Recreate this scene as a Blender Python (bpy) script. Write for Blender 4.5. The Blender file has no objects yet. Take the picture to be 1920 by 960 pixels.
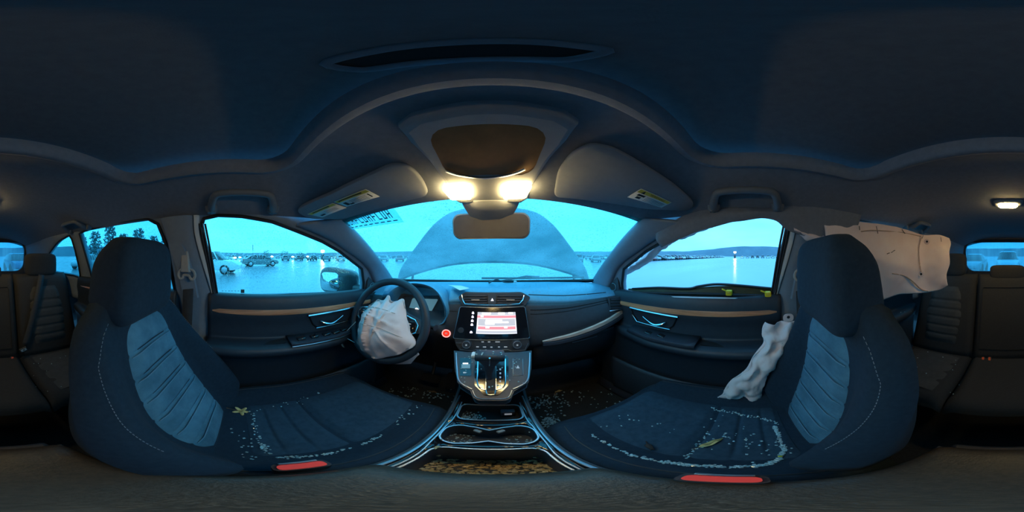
import bpy, bmesh, math, random
from mathutils import Vector, Matrix, noise as mnoise
from mathutils.geometry import delaunay_2d_cdt, intersect_point_line

V = Vector
R = math.radians
sc = bpy.context.scene
COL = sc.collection
random.seed(7)

# ------------------------------------------------------------------ camera
CAM = V((0.01, 0.0, 1.28))
YAW = 6.3                      # the panorama's centre looks this far right of the car's axis
cd = bpy.data.cameras.new('camera')
cd.type = 'PANO'
cd.panorama_type = 'EQUIRECTANGULAR'
cd.clip_start = 0.01
cd.clip_end = 3000
camera = bpy.data.objects.new('camera', cd)
COL.objects.link(camera)
camera.location = CAM
camera.rotation_euler = (R(90), 0, R(-YAW))
sc.camera = camera

# ------------------------------------------------------------------ world: even overcast sky, cold white balance
world = bpy.data.worlds.new('overcast_sky')
sc.world = world
world.use_nodes = True
wn = world.node_tree
wn.nodes.clear()
wo = wn.nodes.new('ShaderNodeOutputWorld')
wb = wn.nodes.new('ShaderNodeBackground')
wtc = wn.nodes.new('ShaderNodeTexCoord')
wns = wn.nodes.new('ShaderNodeTexNoise')
wns.inputs['Scale'].default_value = 2.2
wns.inputs['Detail'].default_value = 4
wmap = wn.nodes.new('ShaderNodeMapping')
wmap.inputs['Scale'].default_value = (1, 1, 3.5)
wcr = wn.nodes.new('ShaderNodeValToRGB')
wcr.color_ramp.elements[0].position = 0.3
wcr.color_ramp.elements[0].color = (0.15, 0.72, 1.40, 1)
wcr.color_ramp.elements[1].position = 0.75
wcr.color_ramp.elements[1].color = (0.215, 0.87, 1.58, 1)
wn.links.new(wtc.outputs['Generated'], wmap.inputs['Vector'])
wn.links.new(wmap.outputs['Vector'], wns.inputs['Vector'])
wn.links.new(wns.outputs['Fac'], wcr.inputs['Fac'])
wn.links.new(wcr.outputs['Color'], wb.inputs['Color'])
wb.inputs['Strength'].default_value = 0.98
wn.links.new(wb.outputs['Background'], wo.inputs['Surface'])

# ------------------------------------------------------------------ colour management
sc.view_settings.view_transform = 'Standard'
sc.view_settings.look = 'None'
sc.view_settings.gamma = 1.0
sc.view_settings.use_curve_mapping = False
sc.view_settings.exposure = 0.85
sc.cycles.max_bounces = 8

# ------------------------------------------------------------------ helpers
def ray(px, py):
    az = R((px - 960) * 0.1875 + YAW)
    el = R((480 - py) * 0.1875)
    return V((math.sin(az) * math.cos(el), math.cos(az) * math.cos(el), math.sin(el)))

def at(px, py, x=None, y=None, z=None, d=None):
    r = ray(px, py)
    if x is not None: t = (x - CAM.x) / r.x
    elif y is not None: t = (y - CAM.y) / r.y
    elif z is not None: t = (z - CAM.z) / r.z
    else: t = d
    return CAM + r * t

def ss(a, b, x):
    t = max(0.0, min(1.0, (x - a) / (b - a)))
    return t * t * (3 - 2 * t)

def lerp(a, b, t): return a + (b - a) * t

def interp(tab, x):
    if x <= tab[0][0]: return tab[0][1]
    for (a, va), (b, vb) in zip(tab, tab[1:]):
        if x <= b:
            t = (x - a) / (b - a)
            return va + (vb - va) * t
    return tab[-1][1]

def sinterp(tab, x):
    # smooth (catmull-rom) interpolation through a table
    n = len(tab)
    if x <= tab[0][0]: return tab[0][1]
    if x >= tab[-1][0]: return tab[-1][1]
    for i in range(n - 1):
        if x <= tab[i + 1][0]:
            x0, p1 = tab[i]; x1, p2 = tab[i + 1]
            p0 = tab[i - 1][1] if i > 0 else p1
            p3 = tab[i + 2][1] if i + 2 < n else p2
            t = (x - x0) / (x1 - x0)
            return 0.5 * (2 * p1 + (p2 - p0) * t + (2 * p0 - 5 * p1 + 4 * p2 - p3) * t * t + (3 * p1 - p0 - 3 * p2 + p3) * t ** 3)

def crom(p0, p1, p2, p3, t):
    return 0.5 * (2 * p1 + (p2 - p0) * t + (2 * p0 - 5 * p1 + 4 * p2 - p3) * (t * t) + (3 * p1 - p0 - 3 * p2 + p3) * (t ** 3))

def spline(pts, per, closed=False):
    pts = [V(p) for p in pts]
    n = len(pts); out = []
    for i in range(n if closed else n - 1):
        if closed: p0, p1, p2, p3 = pts[i - 1], pts[i], pts[(i + 1) % n], pts[(i + 2) % n]
        else: p0, p1, p2, p3 = pts[max(i - 1, 0)], pts[i], pts[i + 1], pts[min(i + 2, n - 1)]
        for k in range(per): out.append(crom(p0, p1, p2, p3, k / per))
    if not closed: out.append(pts[-1].copy())
    return out

def link(o, parent=None):
    COL.objects.link(o)
    if parent is not None: o.parent = parent
    return o

def tag(o, label=None, cat=None, group=None, kind=None):
    if label: o['label'] = label
    if cat: o['category'] = cat
    if group: o['group'] = group
    if kind: o['kind'] = kind
    return o

OFF = {}      # base point of each thing, its parts are given in world coordinates
def empty(name, loc=(0, 0, 0), label=None, cat=None, group=None, kind=None):
    o = bpy.data.objects.new(name, None)
    o.empty_display_size = 0.05
    o.location = loc
    link(o)
    OFF[o.name] = V(loc)
    return tag(o, label, cat, group, kind)

def mesh(name, verts, faces, mat, parent=None, smooth=True, sharp=40, solid=0, offset=-1, sub=0, bevel=0, mats=None, midx=None):
    me = bpy.data.meshes.new(name)
    off = OFF.get(parent.name, V((0, 0, 0))) if parent is not None else V((0, 0, 0))
    me.from_pydata([tuple(V(v) - off) for v in verts], [], faces)
    me.validate()
    for m in (mats or [mat]): me.materials.append(M[m] if isinstance(m, str) else m)
    if midx:
        for p, i in zip(me.polygons, midx): p.material_index = i
    if smooth:
        me.polygons.foreach_set('use_smooth', [True] * len(me.polygons))
        if sharp < 180: me.set_sharp_from_angle(angle=R(sharp))
    o = bpy.data.objects.new(name, me)
    link(o, parent)
    OFF[o.name] = off
    if bevel:
        b = o.modifiers.new('bevel', 'BEVEL'); b.width = bevel; b.segments = 2; b.limit_method = 'ANGLE'; b.angle_limit = R(35)
    if solid:
        s = o.modifiers.new('solid', 'SOLIDIFY'); s.thickness = solid; s.offset = offset
    if sub:
        s = o.modifiers.new('sub', 'SUBSURF'); s.levels = sub; s.render_levels = sub
    me.update()
    return o

class MB:
    """collects shapes that make up ONE part"""
    def __init__(s): s.v = []; s.f = []; s.m = []; s.cur = 0
    def add(s, verts, faces):
        b = len(s.v); s.v += [V(v) for v in verts]
        s.f += [tuple(i + b for i in f) for f in faces]; s.m += [s.cur] * len(faces)
        return s
    def box(s, c, size, rot=None):
        c = V(c); hx, hy, hz = (k / 2 for k in size)
        vs = [V((x, y, z)) for x in (-hx, hx) for y in (-hy, hy) for z in (-hz, hz)]
        if rot is not None: vs = [rot @ v for v in vs]
        return s.add([c + v for v in vs], [(0, 1, 3, 2), (4, 6, 7, 5), (0, 4, 5, 1), (2, 3, 7, 6), (0, 2, 6, 4), (1, 5, 7, 3)])
    def tube(s, path, rad, seg=10, closed=False, cap=True, flat=1.0, up=None):
        path = [V(p) for p in path]; n = len(path); rings = []
        for i, p in enumerate(path):
            a = path[(i - 1) % n] if closed or i > 0 else p
            b = path[(i + 1) % n] if closed or i < n - 1 else p
            t = (b - a).normalized()
            u = V(up) if up is not None else (V((0, 0, 1)) if abs(t.z) < 0.95 else V((0, 1, 0)))
            s1 = t.cross(u).normalized(); s2 = s1.cross(t).normalized()
            r = rad(i / max(1, n - 1)) if callable(rad) else rad
            rings.append([p + s1 * (math.cos(2 * math.pi * k / seg) * r) + s2 * (math.sin(2 * math.pi * k / seg) * r * flat) for k in range(seg)])
        return s.loft(rings, closed, cap)
    def loft(s, rings, closed=False, cap=True, ringclosed=True):
        n = len(rings); k = len(rings[0]); vs = [p for r in rings for p in r]; fs = []
        for i in range(n if closed else n - 1):
            j = (i + 1) % n
            for q in range(k if ringclosed else k - 1):
                q2 = (q + 1) % k
                fs.append((i * k + q, i * k + q2, j * k + q2, j * k + q))
        if cap and not closed and ringclosed:
            fs.append(tuple(range(k - 1, -1, -1))); fs.append(tuple((n - 1) * k + q for q in range(k)))
        return s.add(vs, fs)
    def disc(s, c, nrm, r0, depth, seg=24, r1=None):
        c = V(c); nrm = V(nrm).normalized(); r1 = r0 if r1 is None else r1
        u = V((0, 0, 1)) if abs(nrm.z) < 0.9 else V((1, 0, 0))
        a = nrm.cross(u).normalized(); b = a.cross(nrm)
        ring = lambda r, d: [c + nrm * d + a * (math.cos(2 * math.pi * k / seg) * r) + b * (math.sin(2 * math.pi * k / seg) * r) for k in range(seg)]
        return s.loft([ring(r0, 0), ring(r1, depth)])
    def prism(s, outline, frame, depth):
        """outline: 2-D points; frame: (origin, ax, ay, an); extruded along an by depth"""
        o, ax, ay, an = (V(q) for q in frame)
        a = [o + ax * p[0] + ay * p[1] for p in outline]
        b = [p + an * depth for p in a]; n = len(a)
        fs = [tuple(range(n - 1, -1, -1)), tuple(range(n, 2 * n))]
        fs += [(i, (i + 1) % n, n + (i + 1) % n, n + i) for i in range(n)]
        return s.add(a + b, fs)
    def grid(s, pts):
        nu = len(pts); nv = len(pts[0])
        return s.add([p for r in pts for p in r], [(i * nv + j, i * nv + j + 1, (i + 1) * nv + j + 1, (i + 1) * nv + j) for i in range(nu - 1) for j in range(nv - 1)])
    def build(s, name, mat, parent=None, **kw):
        if isinstance(mat, (list, tuple)): return mesh(name, s.v, s.f, None, parent, mats=mat, midx=s.m, **kw)
        return mesh(name, s.v, s.f, mat, parent, **kw)

def patch(ctrl, nu, nv):
    """smooth surface through a net of control points -> grid of points"""
    rows = [spline(r, nv) for r in ctrl]
    k = len(rows[0])
    cols = [spline([r[j] for r in rows], nu) for j in range(k)]
    return [[cols[j][i] for j in range(k)] for i in range(len(cols[0]))]

def inpoly(p, poly):
    x, y = p[0], p[1]; c = False; n = len(poly)
    for i in range(n):
        x0, y0 = poly[i][0], poly[i][1]; x1, y1 = poly[i - 1][0], poly[i - 1][1]
        if (y0 > y) != (y1 > y) and x < (x1 - x0) * (y - y0) / (y1 - y0) + x0: c = not c
    return c

def sheet2d(outer, holes, sp):
    """triangulated plane region with holes -> (2-D points, faces)"""
    vs = []; es = []
    for loop in [outer] + holes:
        b = len(vs); n = len(loop); vs += [V((p[0], p[1])) for p in loop]
        es += [(b + i, b + (i + 1) % n) for i in range(n)]
    segs = [(vs[a], vs[b]) for a, b in es]
    xs = [p[0] for p in outer]; ys = [p[1] for p in outer]
    nx = int((max(xs) - min(xs)) / sp) + 1; ny = int((max(ys) - min(ys)) / sp) + 1
    for i in range(nx):
        for j in range(ny):
            q = V((min(xs) + (i + .5) * sp, min(ys) + (j + .5) * sp))
            if not inpoly(q, outer) or any(inpoly(q, h) for h in holes): continue
            ok = True
            for a, b in segs:
                ab = b - a; t = max(0, min(1, (q - a).dot(ab) / max(ab.length_squared, 1e-12)))
                if (a + ab * t - q).length_squared < (sp * .45) ** 2: ok = False; break
            if ok: vs.append(q)
    r = delaunay_2d_cdt(vs, es, [], 0, 1e-6)
    fs = []
    for f in r[2]:
        c = sum((r[0][i] for i in f), V((0, 0))) / len(f)
        if inpoly(c, outer) and not any(inpoly(c, h) for h in holes): fs.append(tuple(f))
    return r[0], fs

def rrect(w, h, r, n=5, cx=0, cy=0):
    out = []
    for sx, sy, a0 in ((1, 1, 0), (-1, 1, 90), (-1, -1, 180), (1, -1, 270)):
        for k in range(n + 1):
            a = R(a0 + 90 * k / n)
            out.append((cx + sx * (w / 2 - r) + r * math.cos(a), cy + sy * (h / 2 - r) + r * math.sin(a)))
    return out

def fbm(p, sc_=1.0, oct=3):
    p = V(p) * sc_; a = 0; w = 1
    for _ in range(oct): a += w * mnoise.noise(p); p = p * 2.03; w *= .5
    return a

def superq(c, size, e1=.5, e2=.5, nu=24, nv=16, fn=None):
    """rounded box / pillow"""
    sg = lambda v, e: math.copysign(abs(v) ** e, v)
    rings = []
    for j in range(nv + 1):
        ph = -math.pi / 2 + math.pi * j / nv
        ring = []
        for i in range(nu):
            th = 2 * math.pi * i / nu
            p = V((sg(math.cos(ph), e1) * sg(math.cos(th), e2) * size[0] / 2, sg(math.cos(ph), e1) * sg(math.sin(th), e2) * size[1] / 2, sg(math.sin(ph), e1) * size[2] / 2))
            if fn: p = fn(p)
            ring.append(V(c) + p)
        rings.append(ring)
    return rings

# ------------------------------------------------------------------ materials
M = {}
def nodes(name):
    m = bpy.data.materials.new(name); m.use_nodes = True
    m.node_tree.nodes.clear(); M[name] = m
    return m, m.node_tree.nodes, m.node_tree.links

LIFT = 1.2       # common factor on the reflectance of the cabin's cloths and plastics
CABIN = set('headliner shade_cloth pillar_trim seat_fabric seat_panel seat_insert seat_shell bench_fabric bench_panel soft_dash hard_plastic door_vinyl dark_cloth satin_panel armrest_vinyl carpet floor_mat belt_web visor_vinyl grip_plastic flare_amber grey_plastic slot_dark thread'.split())
def mat(name, col, rough=.6, col2=None, nscale=30, bump=0, bscale=200, metal=0, spec=.5, sheen=0, emit=None, estr=0, coat=0, stretch=None, weave=False):
    if name in CABIN:
        col = tuple(c * LIFT for c in col); col2 = tuple(c * LIFT for c in col2) if col2 else None
    m, N, L = nodes(name)
    out = N.new('ShaderNodeOutputMaterial'); b = N.new('ShaderNodeBsdfPrincipled')
    L.new(b.outputs[0], out.inputs[0])
    b.inputs['Base Color'].default_value = (*col, 1); b.inputs['Roughness'].default_value = rough
    b.inputs['Metallic'].default_value = metal; b.inputs['Specular IOR Level'].default_value = spec
    if sheen:
        b.inputs['Sheen Weight'].default_value = sheen; b.inputs['Sheen Roughness'].default_value = .5
    if coat: b.inputs['Coat Weight'].default_value = coat; b.inputs['Coat Roughness'].default_value = .05
    tc = N.new('ShaderNodeTexCoord'); vec = tc.outputs['Object']
    if stretch:
        mp = N.new('ShaderNodeMapping'); mp.inputs['Scale'].default_value = stretch
        L.new(vec, mp.inputs['Vector']); vec = mp.outputs['Vector']
    if col2:
        n = N.new('ShaderNodeTexNoise'); n.inputs['Scale'].default_value = nscale; n.inputs['Detail'].default_value = 6; n.inputs['Roughness'].default_value = .65
        r = N.new('ShaderNodeValToRGB'); r.color_ramp.elements[0].position = .35; r.color_ramp.elements[1].position = .68
        r.color_ramp.elements[0].color = (*col, 1); r.color_ramp.elements[1].color = (*col2, 1)
        L.new(vec, n.inputs['Vector']); L.new(n.outputs['Fac'], r.inputs['Fac']); L.new(r.outputs['Color'], b.inputs['Base Color'])
    if bump:
        if weave:
            n2 = N.new('ShaderNodeTexVoronoi'); n2.inputs['Scale'].default_value = bscale; o2 = n2.outputs['Distance']
        else:
            n2 = N.new('ShaderNodeTexNoise'); n2.inputs['Scale'].default_value = bscale; n2.inputs['Detail'].default_value = 3; o2 = n2.outputs['Fac']
        bp = N.new('ShaderNodeBump'); bp.inputs['Strength'].default_value = bump; bp.inputs['Distance'].default_value = .002
        L.new(vec, n2.inputs['Vector']); L.new(o2, bp.inputs['Height']); L.new(bp.outputs['Normal'], b.inputs['Normal'])
    if emit:
        b.inputs['Emission Color'].default_value = (*emit, 1); b.inputs['Emission Strength'].default_value = estr
    return m

def glass(name, tint, drop=.5, s1=160, s2=420, haze=.0, streak=None):
    """car glass wet with rain: clear tinted pane, darker beads of water, thin milky layer"""
    m, N, L = nodes(name)
    out = N.new('ShaderNodeOutputMaterial')
    tr = N.new('ShaderNodeBsdfTransparent'); tr.inputs[0].default_value = (*tint, 1)
    tc = N.new('ShaderNodeTexCoord'); vec = tc.outputs['Object']
    if streak:
        mp = N.new('ShaderNodeMapping'); mp.inputs['Scale'].default_value = streak
        L.new(vec, mp.inputs['Vector']); vec = mp.outputs['Vector']
    fac = None
    for s, th in ((s1, .30), (s2, .34)):
        vo = N.new('ShaderNodeTexVoronoi'); vo.inputs['Scale'].default_value = s
        L.new(vec, vo.inputs['Vector'])
        sep = N.new('ShaderNodeSeparateColor'); L.new(vo.outputs['Color'], sep.inputs[0])
        th_ = N.new('ShaderNodeMath'); th_.operation = 'MULTIPLY'; th_.inputs[1].default_value = th * 1.7; L.new(sep.outputs[0], th_.inputs[0])
        lt = N.new('ShaderNodeMath'); lt.operation = 'LESS_THAN'; L.new(vo.outputs['Distance'], lt.inputs[0]); L.new(th_.outputs[0], lt.inputs[1])
        if fac is None: fac = lt.outputs[0]
        else:
            mx = N.new('ShaderNodeMath'); mx.operation = 'MAXIMUM'; L.new(fac, mx.inputs[0]); L.new(lt.outputs[0], mx.inputs[1]); fac = mx.outputs[0]
    big = N.new('ShaderNodeTexNoise'); big.inputs['Scale'].default_value = 5; big.inputs['Detail'].default_value = 3; L.new(vec, big.inputs['Vector'])
    br = N.new('ShaderNodeMapRange'); br.inputs['From Min'].default_value = .35; br.inputs['From Max'].default_value = .65; br.inputs['To Min'].default_value = .35; br.inputs['To Max'].default_value = 1; L.new(big.outputs['Fac'], br.inputs['Value'])
    fm = N.new('ShaderNodeMath'); fm.operation = 'MULTIPLY'; L.new(fac, fm.inputs[0]); L.new(br.outputs[0], fm.inputs[1])
    fs = N.new('ShaderNodeMath'); fs.operation = 'MULTIPLY'; fs.inputs[1].default_value = drop; L.new(fm.outputs[0], fs.inputs[0])
    rf = N.new('ShaderNodeBsdfRefraction'); rf.inputs['Color'].default_value = (*tint, 1); rf.inputs['Roughness'].default_value = .25; rf.inputs['IOR'].default_value = 1.2
    bp = N.new('ShaderNodeBump'); bp.inputs['Strength'].default_value = .6; bp.inputs['Distance'].default_value = .003
    vb = N.new('ShaderNodeTexVoronoi'); vb.inputs['Scale'].default_value = s1; L.new(vec, vb.inputs['Vector']); L.new(vb.outputs['Distance'], bp.inputs['Height']); L.new(bp.outputs['Normal'], rf.inputs['Normal'])
    dk = N.new('ShaderNodeBsdfTransparent'); dk.inputs[0].default_value = (tint[0] * .35, tint[1] * .62, tint[2] * .68, 1)
    md = N.new('ShaderNodeMixShader'); md.inputs[0].default_value = .45; L.new(dk.outputs[0], md.inputs[1]); L.new(rf.outputs[0], md.inputs[2])
    m1 = N.new('ShaderNodeMixShader'); L.new(fs.outputs[0], m1.inputs[0]); L.new(tr.outputs[0], m1.inputs[1]); L.new(md.outputs[0], m1.inputs[2])
    last = m1
    if haze:
        tl = N.new('ShaderNodeBsdfTranslucent'); tl.inputs[0].default_value = (.50, .92, .92, 1)
        hz = N.new('ShaderNodeMath'); hz.operation = 'MULTIPLY'; hz.inputs[1].default_value = haze; L.new(br.outputs[0], hz.inputs[0])
        m2 = N.new('ShaderNodeMixShader'); L.new(hz.outputs[0], m2.inputs[0]); L.new(last.outputs[0], m2.inputs[1]); L.new(tl.outputs[0], m2.inputs[2]); last = m2
    gl = N.new('ShaderNodeBsdfGlossy'); gl.inputs['Roughness'].default_value = .04
    m3 = N.new('ShaderNodeMixShader'); m3.inputs[0].default_value = .035; L.new(last.outputs[0], m3.inputs[1]); L.new(gl.outputs[0], m3.inputs[2])
    L.new(m3.outputs[0], out.inputs[0])
    return m

mat('headliner', (.135, .15, .18), .95, (.16, .175, .205), 60, .15, 900)
mat('shade_cloth', (.105, .112, .125), .95, (.125, .132, .145), 60, .15, 900)
mat('pillar_trim', (.165, .205, .255), .75, (.18, .225, .275), 50, .12, 700)
mat('seat_fabric', (.013, .026, .042), .92, (.018, .034, .052), 90, .25, 1500, sheen=.03, spec=.2)
mat('seat_insert', (.022, .046, .070), .92, (.032, .062, .092), 60, .25, 1500, sheen=.03, spec=.2)
mat('seat_piping', (.14, .27, .35), .8)
mat('armrest_vinyl', (.042, .036, .030), .42, (.070, .056, .042), 120, .5, 260)
mat('seat_panel', (.045, .125, .180), .95, (.10, .235, .32), 9, .45, 900, sheen=.05, spec=.2)
mat('seat_shell', (.035, .036, .040), .7, (.045, .046, .05), 40, .2, 600)
mat('bench_fabric', (.022, .022, .023), .95, (.028, .028, .029), 90, .2, 1500)
mat('bench_panel', (.042, .043, .044), .95, (.055, .056, .057), 25, .3, 900)
mat('thread', (.20, .21, .23), .8)
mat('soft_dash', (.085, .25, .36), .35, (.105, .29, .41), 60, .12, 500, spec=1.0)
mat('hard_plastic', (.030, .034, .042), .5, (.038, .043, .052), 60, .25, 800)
mat('door_vinyl', (.017, .025, .036), .5, (.022, .031, .043), 40, .2, 600)
mat('dark_cloth', (.022, .024, .028), .9, (.03, .032, .036), 80, .2, 900)
mat('piano_black', (.010, .010, .013), .12, coat=.6)
mat('satin_panel', (.030, .033, .045), .32, (.045, .05, .065), 300, .3, 500)
mat('chrome', (.72, .76, .80), .18, metal=1)
mat('satin_metal', (.45, .48, .52), .35, metal=1)
mat('wood', (.46, .15, .06), .45, (.85, .37, .19), 60, .25, 120, stretch=(1, .06, 1))
mat('wood_dash', (.60, .42, .32), .5, (1.0, .82, .70), 80, .25, 120, stretch=(.08, 1, 1))
mat('rubber', (.012, .012, .014), .6)
mat('carpet', (.020, .019, .018), 1.0, (.035, .033, .030), 120, .8, 500)
mat('floor_mat', (.025, .024, .022), .95, (.038, .036, .033), 200, .6, 350)
mat('airbag', (.88, .68, .65), .85, (.93, .77, .74), 7, .35, 1400)
mat('airbag_seam', (.50, .34, .27), .9, (.58, .42, .34), 30)
mat('print_black', (.015, .015, .018), .6)
mat('paper', (.78, .80, .78), .7, (.70, .72, .70), 20)
mat('label_paper', (.62, .66, .64), .6, (.68, .72, .70), 30)
mat('label_yellow', (.72, .55, .06), .6, (.65, .48, .05), 40)
mat('yellow_plastic', (.85, .62, .02), .4)
mat('red_plastic', (.75, .03, .03), .35, emit=(1, .12, .10), estr=.12)
mat('orange_plastic', (.80, .10, .02), .4)
mat('white_plastic', (.75, .75, .73), .45)
mat('grey_plastic', (.30, .29, .27), .5, (.34, .33, .31), 50)
mat('belt_web', (.030, .032, .036), .85, (.04, .042, .046), 60, .4, 1200)
mat('crumb_glass', (.62, .74, .74), .15, (.35, .52, .55), 200, spec=.8)
mat('leaf_yellow', (.80, .62, .26), .7, (.62, .42, .14), 60)
mat('leaf_brown', (.22, .12, .05), .8, (.34, .2, .09), 60)
mat('twig', (.04, .025, .02), .8)
mat('lamp_lens', (1, .85, .55), .4, emit=(1.0, .72, .30), estr=29)
mat('dome_lens', (1, .85, .55), .4, emit=(1.0, .70, .28), estr=46)
mat('screen_dark', (.012, .012, .016), .08, coat=.5)
mat('ui_white', (.8, .8, .8), .5, emit=(1, .97, 1.0), estr=1.25)
mat('ui_grey', (.3, .3, .3), .5, emit=(.34, .34, .38), estr=.9)
mat('ui_light', (.4, .4, .4), .5, emit=(.62, .62, .70), estr=1.0)
mat('ui_red', (.4, .1, .1), .5, emit=(.80, .20, .24), estr=.9)
mat('ui_lilac', (.6, .5, .8), .5, emit=(.80, .78, 1.0), estr=1.3)
mat('ui_cyan', (.1, .2, .25), .4, emit=(.16, .36, .44), estr=.22)
mat('start_red', (.3, .02, .01), .4, emit=(1.0, .03, .01), estr=.55)
mat('start_ring', (.9, .3, .3), .4, emit=(1.0, .30, .28), estr=1.1)
mat('icon_print', (.45, .48, .5), .5, emit=(.4, .42, .45), estr=.25)
mat('visor_vinyl', (.20, .215, .24), .8, (.22, .235, .26), 50, .15, 700)
mat('grip_plastic', (.10, .115, .135), .6, (.115, .13, .15), 50)
mat('slot_dark', (.022, .024, .012), .6, (.05, .055, .02), 8)
mat('lit_edge', (.62, .68, .72), .35, coat=.4)  # pale colour holding the light on the pillar and ledge edges
mat('flare_amber', (.13, .075, .035), .35, (.18, .10, .045), 20)  # brownish lamp flare worked into the holder's amber
mat('mirror_back', (.30, .25, .23), .5)
mat('mirror_glass', (.75, .75, .76), .06, metal=1)
mat('mirror_flare', (.12, .115, .13), .4, (.14, .135, .15), 30, metal=.4)  # grey veil of lamp flare put into the mirror's colour
mat('tyre', (.012, .012, .013), .8)
mat('car_glass', (.015, .02, .025), .08)
mat('dark_body', (.030, .034, .038), .35, coat=.5)
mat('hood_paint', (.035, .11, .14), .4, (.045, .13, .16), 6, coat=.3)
mat('sign_print', (.05, .12, .14), .6)
mat('crumb_lamp_glint', (.75, .50, .20), .2, (1.0, .85, .52), 200, 1.0, 160, spec=.8)  # amber lamp glints put into the crumb colour

glass('pane_side', (.48, 1.0, .92), .9, 150, 430)
glass('pane_rear', (.20, .64, .66), .7, 110, 300)
glass('pane_back', (.10, .42, .52), .5, 90, 260, haze=.25, streak=(1.5, 1, .12))
glass('windscreen', (.46, 1.0, .92), .9, 130, 380, haze=.30)
m, N, L = nodes('sticker_film')
_o = N.new('ShaderNodeOutputMaterial'); _t = N.new('ShaderNodeBsdfTransparent'); _t.inputs[0].default_value = (.30, .72, .75, 1)
_d = N.new('ShaderNodeBsdfTranslucent'); _d.inputs[0].default_value = (.5, .75, .78, 1); _x = N.new('ShaderNodeMixShader'); _x.inputs[0].default_value = .35
L.new(_t.outputs[0], _x.inputs[1]); L.new(_d.outputs[0], _x.inputs[2]); L.new(_x.outputs[0], _o.inputs[0])
# ================================================================== the car's shell
def side_x(z, y):
    x = .70 - max(0.0, z - 1.08) * .286
    return x * interp([(-2.1, .80), (-1.5, .90), (-.8, 1.0), (.5, 1.0), (1.0, .97)], y)

def on_side(px, py):
    r = ray(px, py)
    t = (-.70 - CAM.x + .286 * (CAM.z - 1.08)) / (r.x - .286 * r.z)
    p = CAM + r * t
    return (p.y, p.z)

WIN_F = [on_side(*p) for p in ((390, 472), (376, 428), (383, 410), (409, 404), (454, 406), (510, 416), (555, 433), (604, 453), (637, 472), (677, 504), (680, 530), (679, 545), (612, 550), (547, 553), (407, 554), (398, 512))]
WIN_R = [on_side(*p) for p in ((171, 508), (151, 438), (160, 433), (210, 418), (277, 410), (296, 420), (311, 457), (328, 546), (250, 548), (181, 548))]
WIN_Q = [(p[0], p[1]) for p in ((-.98, 1.40), (-1.06, 1.415), (-1.22, 1.37), (-1.50, 1.22), (-1.52, 1.16), (-1.42, 1.135), (-1.06, 1.13), (-.98, 1.14))]
def loop2(pts, per=4): return [(p.x, p.y) for p in spline([V((a, b, 0)) for a, b in pts], per, True)]
def poly_dense(pts, n=3):
    out = []
    for i, p in enumerate(pts):
        q = pts[(i + 1) % len(pts)]
        out += [(lerp(p[0], q[0], k / n), lerp(p[1], q[1], k / n)) for k in range(n)]
    return out
win_f = poly_dense(WIN_F); win_r = poly_dense(WIN_R); win_q = loop2(WIN_Q, 3)

Y_CEIL = [(-2.0, 1.46), (-1.75, 1.53), (-1.2, 1.565), (-.5, 1.575), (0, 1.575), (.12, 1.565), (.25, 1.53), (.36, 1.475), (.44, 1.445)]
Y_EDGE = [(-2.0, 1.40), (-1.2, 1.43), (-.6, 1.437), (0, 1.437), (.2, 1.436), (.44, 1.428)]
Y_W = [(-2.0, .50), (-1.2, .585), (-.6, .600), (0, .600), (.2, .592), (.44, .545)]
def ceil_z(x, y):
    w = sinterp(Y_W, y); s = min(1.0, abs(x) / w)
    zc = sinterp(Y_CEIL, y); ze = sinterp(Y_EDGE, y)
    return ze + (zc - ze) * (1 - s ** 3.2)

# roof lining with the sunroof opening
ys = [-2.0 + 2.44 * i / 48 for i in range(49)]
outer = [(sinterp(Y_W, y), y) for y in ys] + [(x, .44) for x in [.545 - 1.09 * i / 24 for i in range(1, 24)]] + [(-sinterp(Y_W, y), y) for y in reversed(ys)] + [(x, -2.0) for x in [-.5 + i / 20 for i in range(1, 20)]]
def front_edge(x): return .135 - .10 * (x / .43) ** 2 * .35
SR = rrect(.84, .50, .09, 7, -.005, -.115)
SR = [(x, y + (.012 * (1 - (x / .42) ** 2) if y > 0 else 0)) for x, y in SR]
vs, fs = sheet2d(outer, [SR], .04)
mesh('ceiling', [V((p.x, p.y, ceil_z(p.x, p.y))) for p in vs], fs, 'headliner')
ceiling = bpy.data.objects['ceiling']
tag(ceiling, 'grey cloth headliner over the whole cabin', 'headliner', kind='structure')
# rolled lip around the opening
rings = []
for k in range(9):
    a = R(180 * k / 8)
    off = .018 * (1 - math.cos(a)) / 1.0; up = .006 * math.sin(a)
    ring = []
    n = len(SR)
    for i, (x, y) in enumerate(SR):
        x0, y0 = SR[i - 1]; x1, y1 = SR[(i + 1) % n]
        t = V((x1 - x0, y1 - y0)).normalized(); nn = V((-t.y, t.x))   # inward
        z = ceil_z(x, y)
        ring.append(V((x - nn.x * (.012 - off), y - nn.y * (.012 - off), z - up + .0 * k + (.03 * ss(4, 8, k)))))
    rings.append(ring)
MB().loft(rings, cap=False).build('opening_lip', 'headliner', ceiling)
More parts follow.
